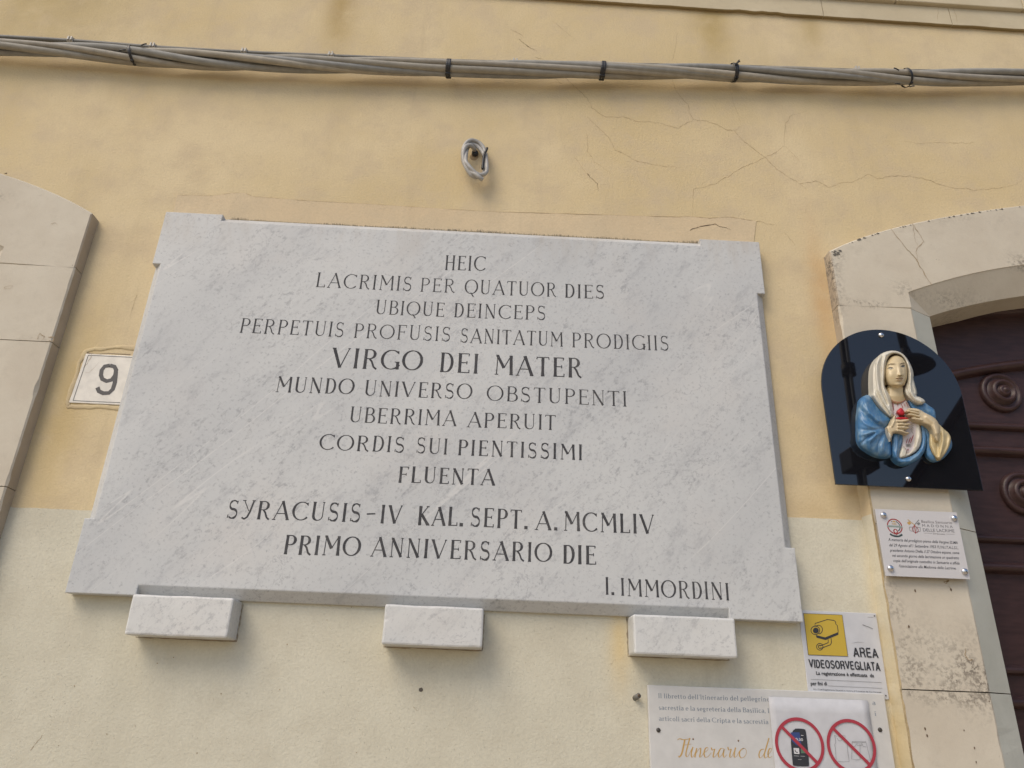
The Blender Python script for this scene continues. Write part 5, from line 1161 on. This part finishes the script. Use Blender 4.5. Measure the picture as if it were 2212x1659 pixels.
a = Acc(-RT-.0002); a.poly([Y(*p) for p in [(440, 760), (535, 763), (543, 865), (452, 860)]]); a.ribbon([Y(445, 895), Y(540, 900)], .0006); a.ribbon([Y(560, 900), Y(640, 905)], .0006); a.ribbon([Y(520, 958), Y(580, 962)], .0005); a.ribbon([Y(570, 540), Y(612, 545)], .0012); a.make('phone_icon', simple('print_white_icon', (.58, .58, .6)), sh)
a = Acc(-RT-.0002); a.poly([Y(*p) for p in [(565, 770), (645, 770), (655, 850), (572, 850)]]); a.make('phone_icon', M_green, sh)
a = Acc(-RT-.0003); a.ribbon([Y(*p) for p in [(465, 790), (472, 820), (495, 835), (515, 835)]], .0020); a.make('phone_handset', M_phone, sh)
a = Acc(-RT)
def yl_(pts, w=.0007): a.ribbon([Y(*p) for p in pts], w)
yl_([(1150, 540), (1165, 600), (1172, 670), (1150, 700), (1165, 760), (1170, 850), (1180, 985), (1300, 1000), (1405, 995), (1385, 880), (1370, 740), (1370, 690), (1335, 630), (1330, 548), (1297, 538), (1290, 600), (1262, 635), (1225, 635), (1195, 590)]); yl_([(1150, 540), (1190, 560)])
yl_([(1455, 645), (1690, 648), (1770, 968), (1690, 970), (1615, 930), (1595, 850), (1590, 960), (1520, 965), (1445, 950), (1455, 645)]); yl_([(1455, 660), (1570, 670), (1690, 662)]); yl_([(1455, 725), (1500, 738), (1530, 690)]); yl_([(1620, 690), (1650, 735), (1700, 742)]); yl_([(1590, 690), (1590, 850)]); yl_([(1540, 672), (1540, 712), (1620, 715), (1622, 675)])
a.make('clothes_drawing', M_inkg, sh)

# ------------------------------------------------------------------ across the street (seen in the black panel)
sp_ = thing('lamp_post', (2.92, -3.6, 0), 'dark iron post with clamped pipes across the pavement, mirrored in the black panel', 'lamp post')
tube('post', [(2.92, -3.6, 0), (2.90, -3.6, 3.2), (2.95, -3.6, 5.6)], .030, M_pole, sp_, 16)
tube('pipe', [(2.93, -3.54, 0), (2.90, -3.54, 3.2), (2.95, -3.54, 5.5)], .014, M_pipe, sp_, 10)
for z in (3.55, 3.62, 4.2): tube('collar', [(2.93, -3.58, z), (2.93, -3.58, z+.10)], .055, M_pole, sp_, 16)
box('junction_box', 2.80, 3.02, -3.70, -3.50, 3.38, 3.55, M_pole, sp_, .01)
sl2 = thing('street_lamp', (3.62, -4.0, 4.6), 'bell shaped street lamp hanging opposite the wall, mirrored in the black panel', 'street lamp')
tube('stem', [(3.71, -4.0, 4.62), (3.69, -4.0, 5.0), (3.60, -4.0, 5.35), (3.3, -3.8, 5.5), (2.95, -3.6, 5.55)], .035, M_pole, sl2, 10)
v = []; f = []; n = 28; prof = [(.045, .16), (.06, .10), (.10, .06), (.20, .03), (.27, -.02), (.28, -.05), (.265, -.045), (.18, 0), (.05, .05), (.002, .06)]
for r, h in prof:
    for k in range(n): v.append((3.71+r*.78*math.cos(2*math.pi*k/n), -4.0+r*.78*math.sin(2*math.pi*k/n), 4.55+h))
for i in range(len(prof)-1):
    for k in range(n): f.append([i*n+k, i*n+(k+1) % n, (i+1)*n+(k+1) % n, (i+1)*n+k])
fix_normals(mobj('bell_shade', v, f, M_pole, sl2, smooth=True))
ob = thing('gabled_house', (9.9, -9, 0), 'brown gabled house across the street, mirrored in the corner of the black panel', 'house')
def slanted(name, poly, ya, yb, dx, mat):
    n = len(poly); v = [(x, ya, z) for x, z in poly]+[(x+dx, yb, z) for x, z in poly]
    f = [list(range(n)), list(range(2*n-1, n-1, -1))]+[[i, i+n, (i+1) % n+n, (i+1) % n] for i in range(n)]
    return fix_normals(mobj(name, v, f, mat, ob))
slanted('gable_wall', [(4.4, 0), (15.4, 0), (15.4, 2.25), (9.9, 9.2), (4.4, 2.25)], -9.0, -15, 5.6, M_opp)
slanted('roof', [(3.9, 1.62), (9.9, 9.22), (15.9, 1.62), (15.9, 1.8), (9.9, 9.42), (3.9, 1.8)], -8.9, -15.1, 5.8, M_roof)
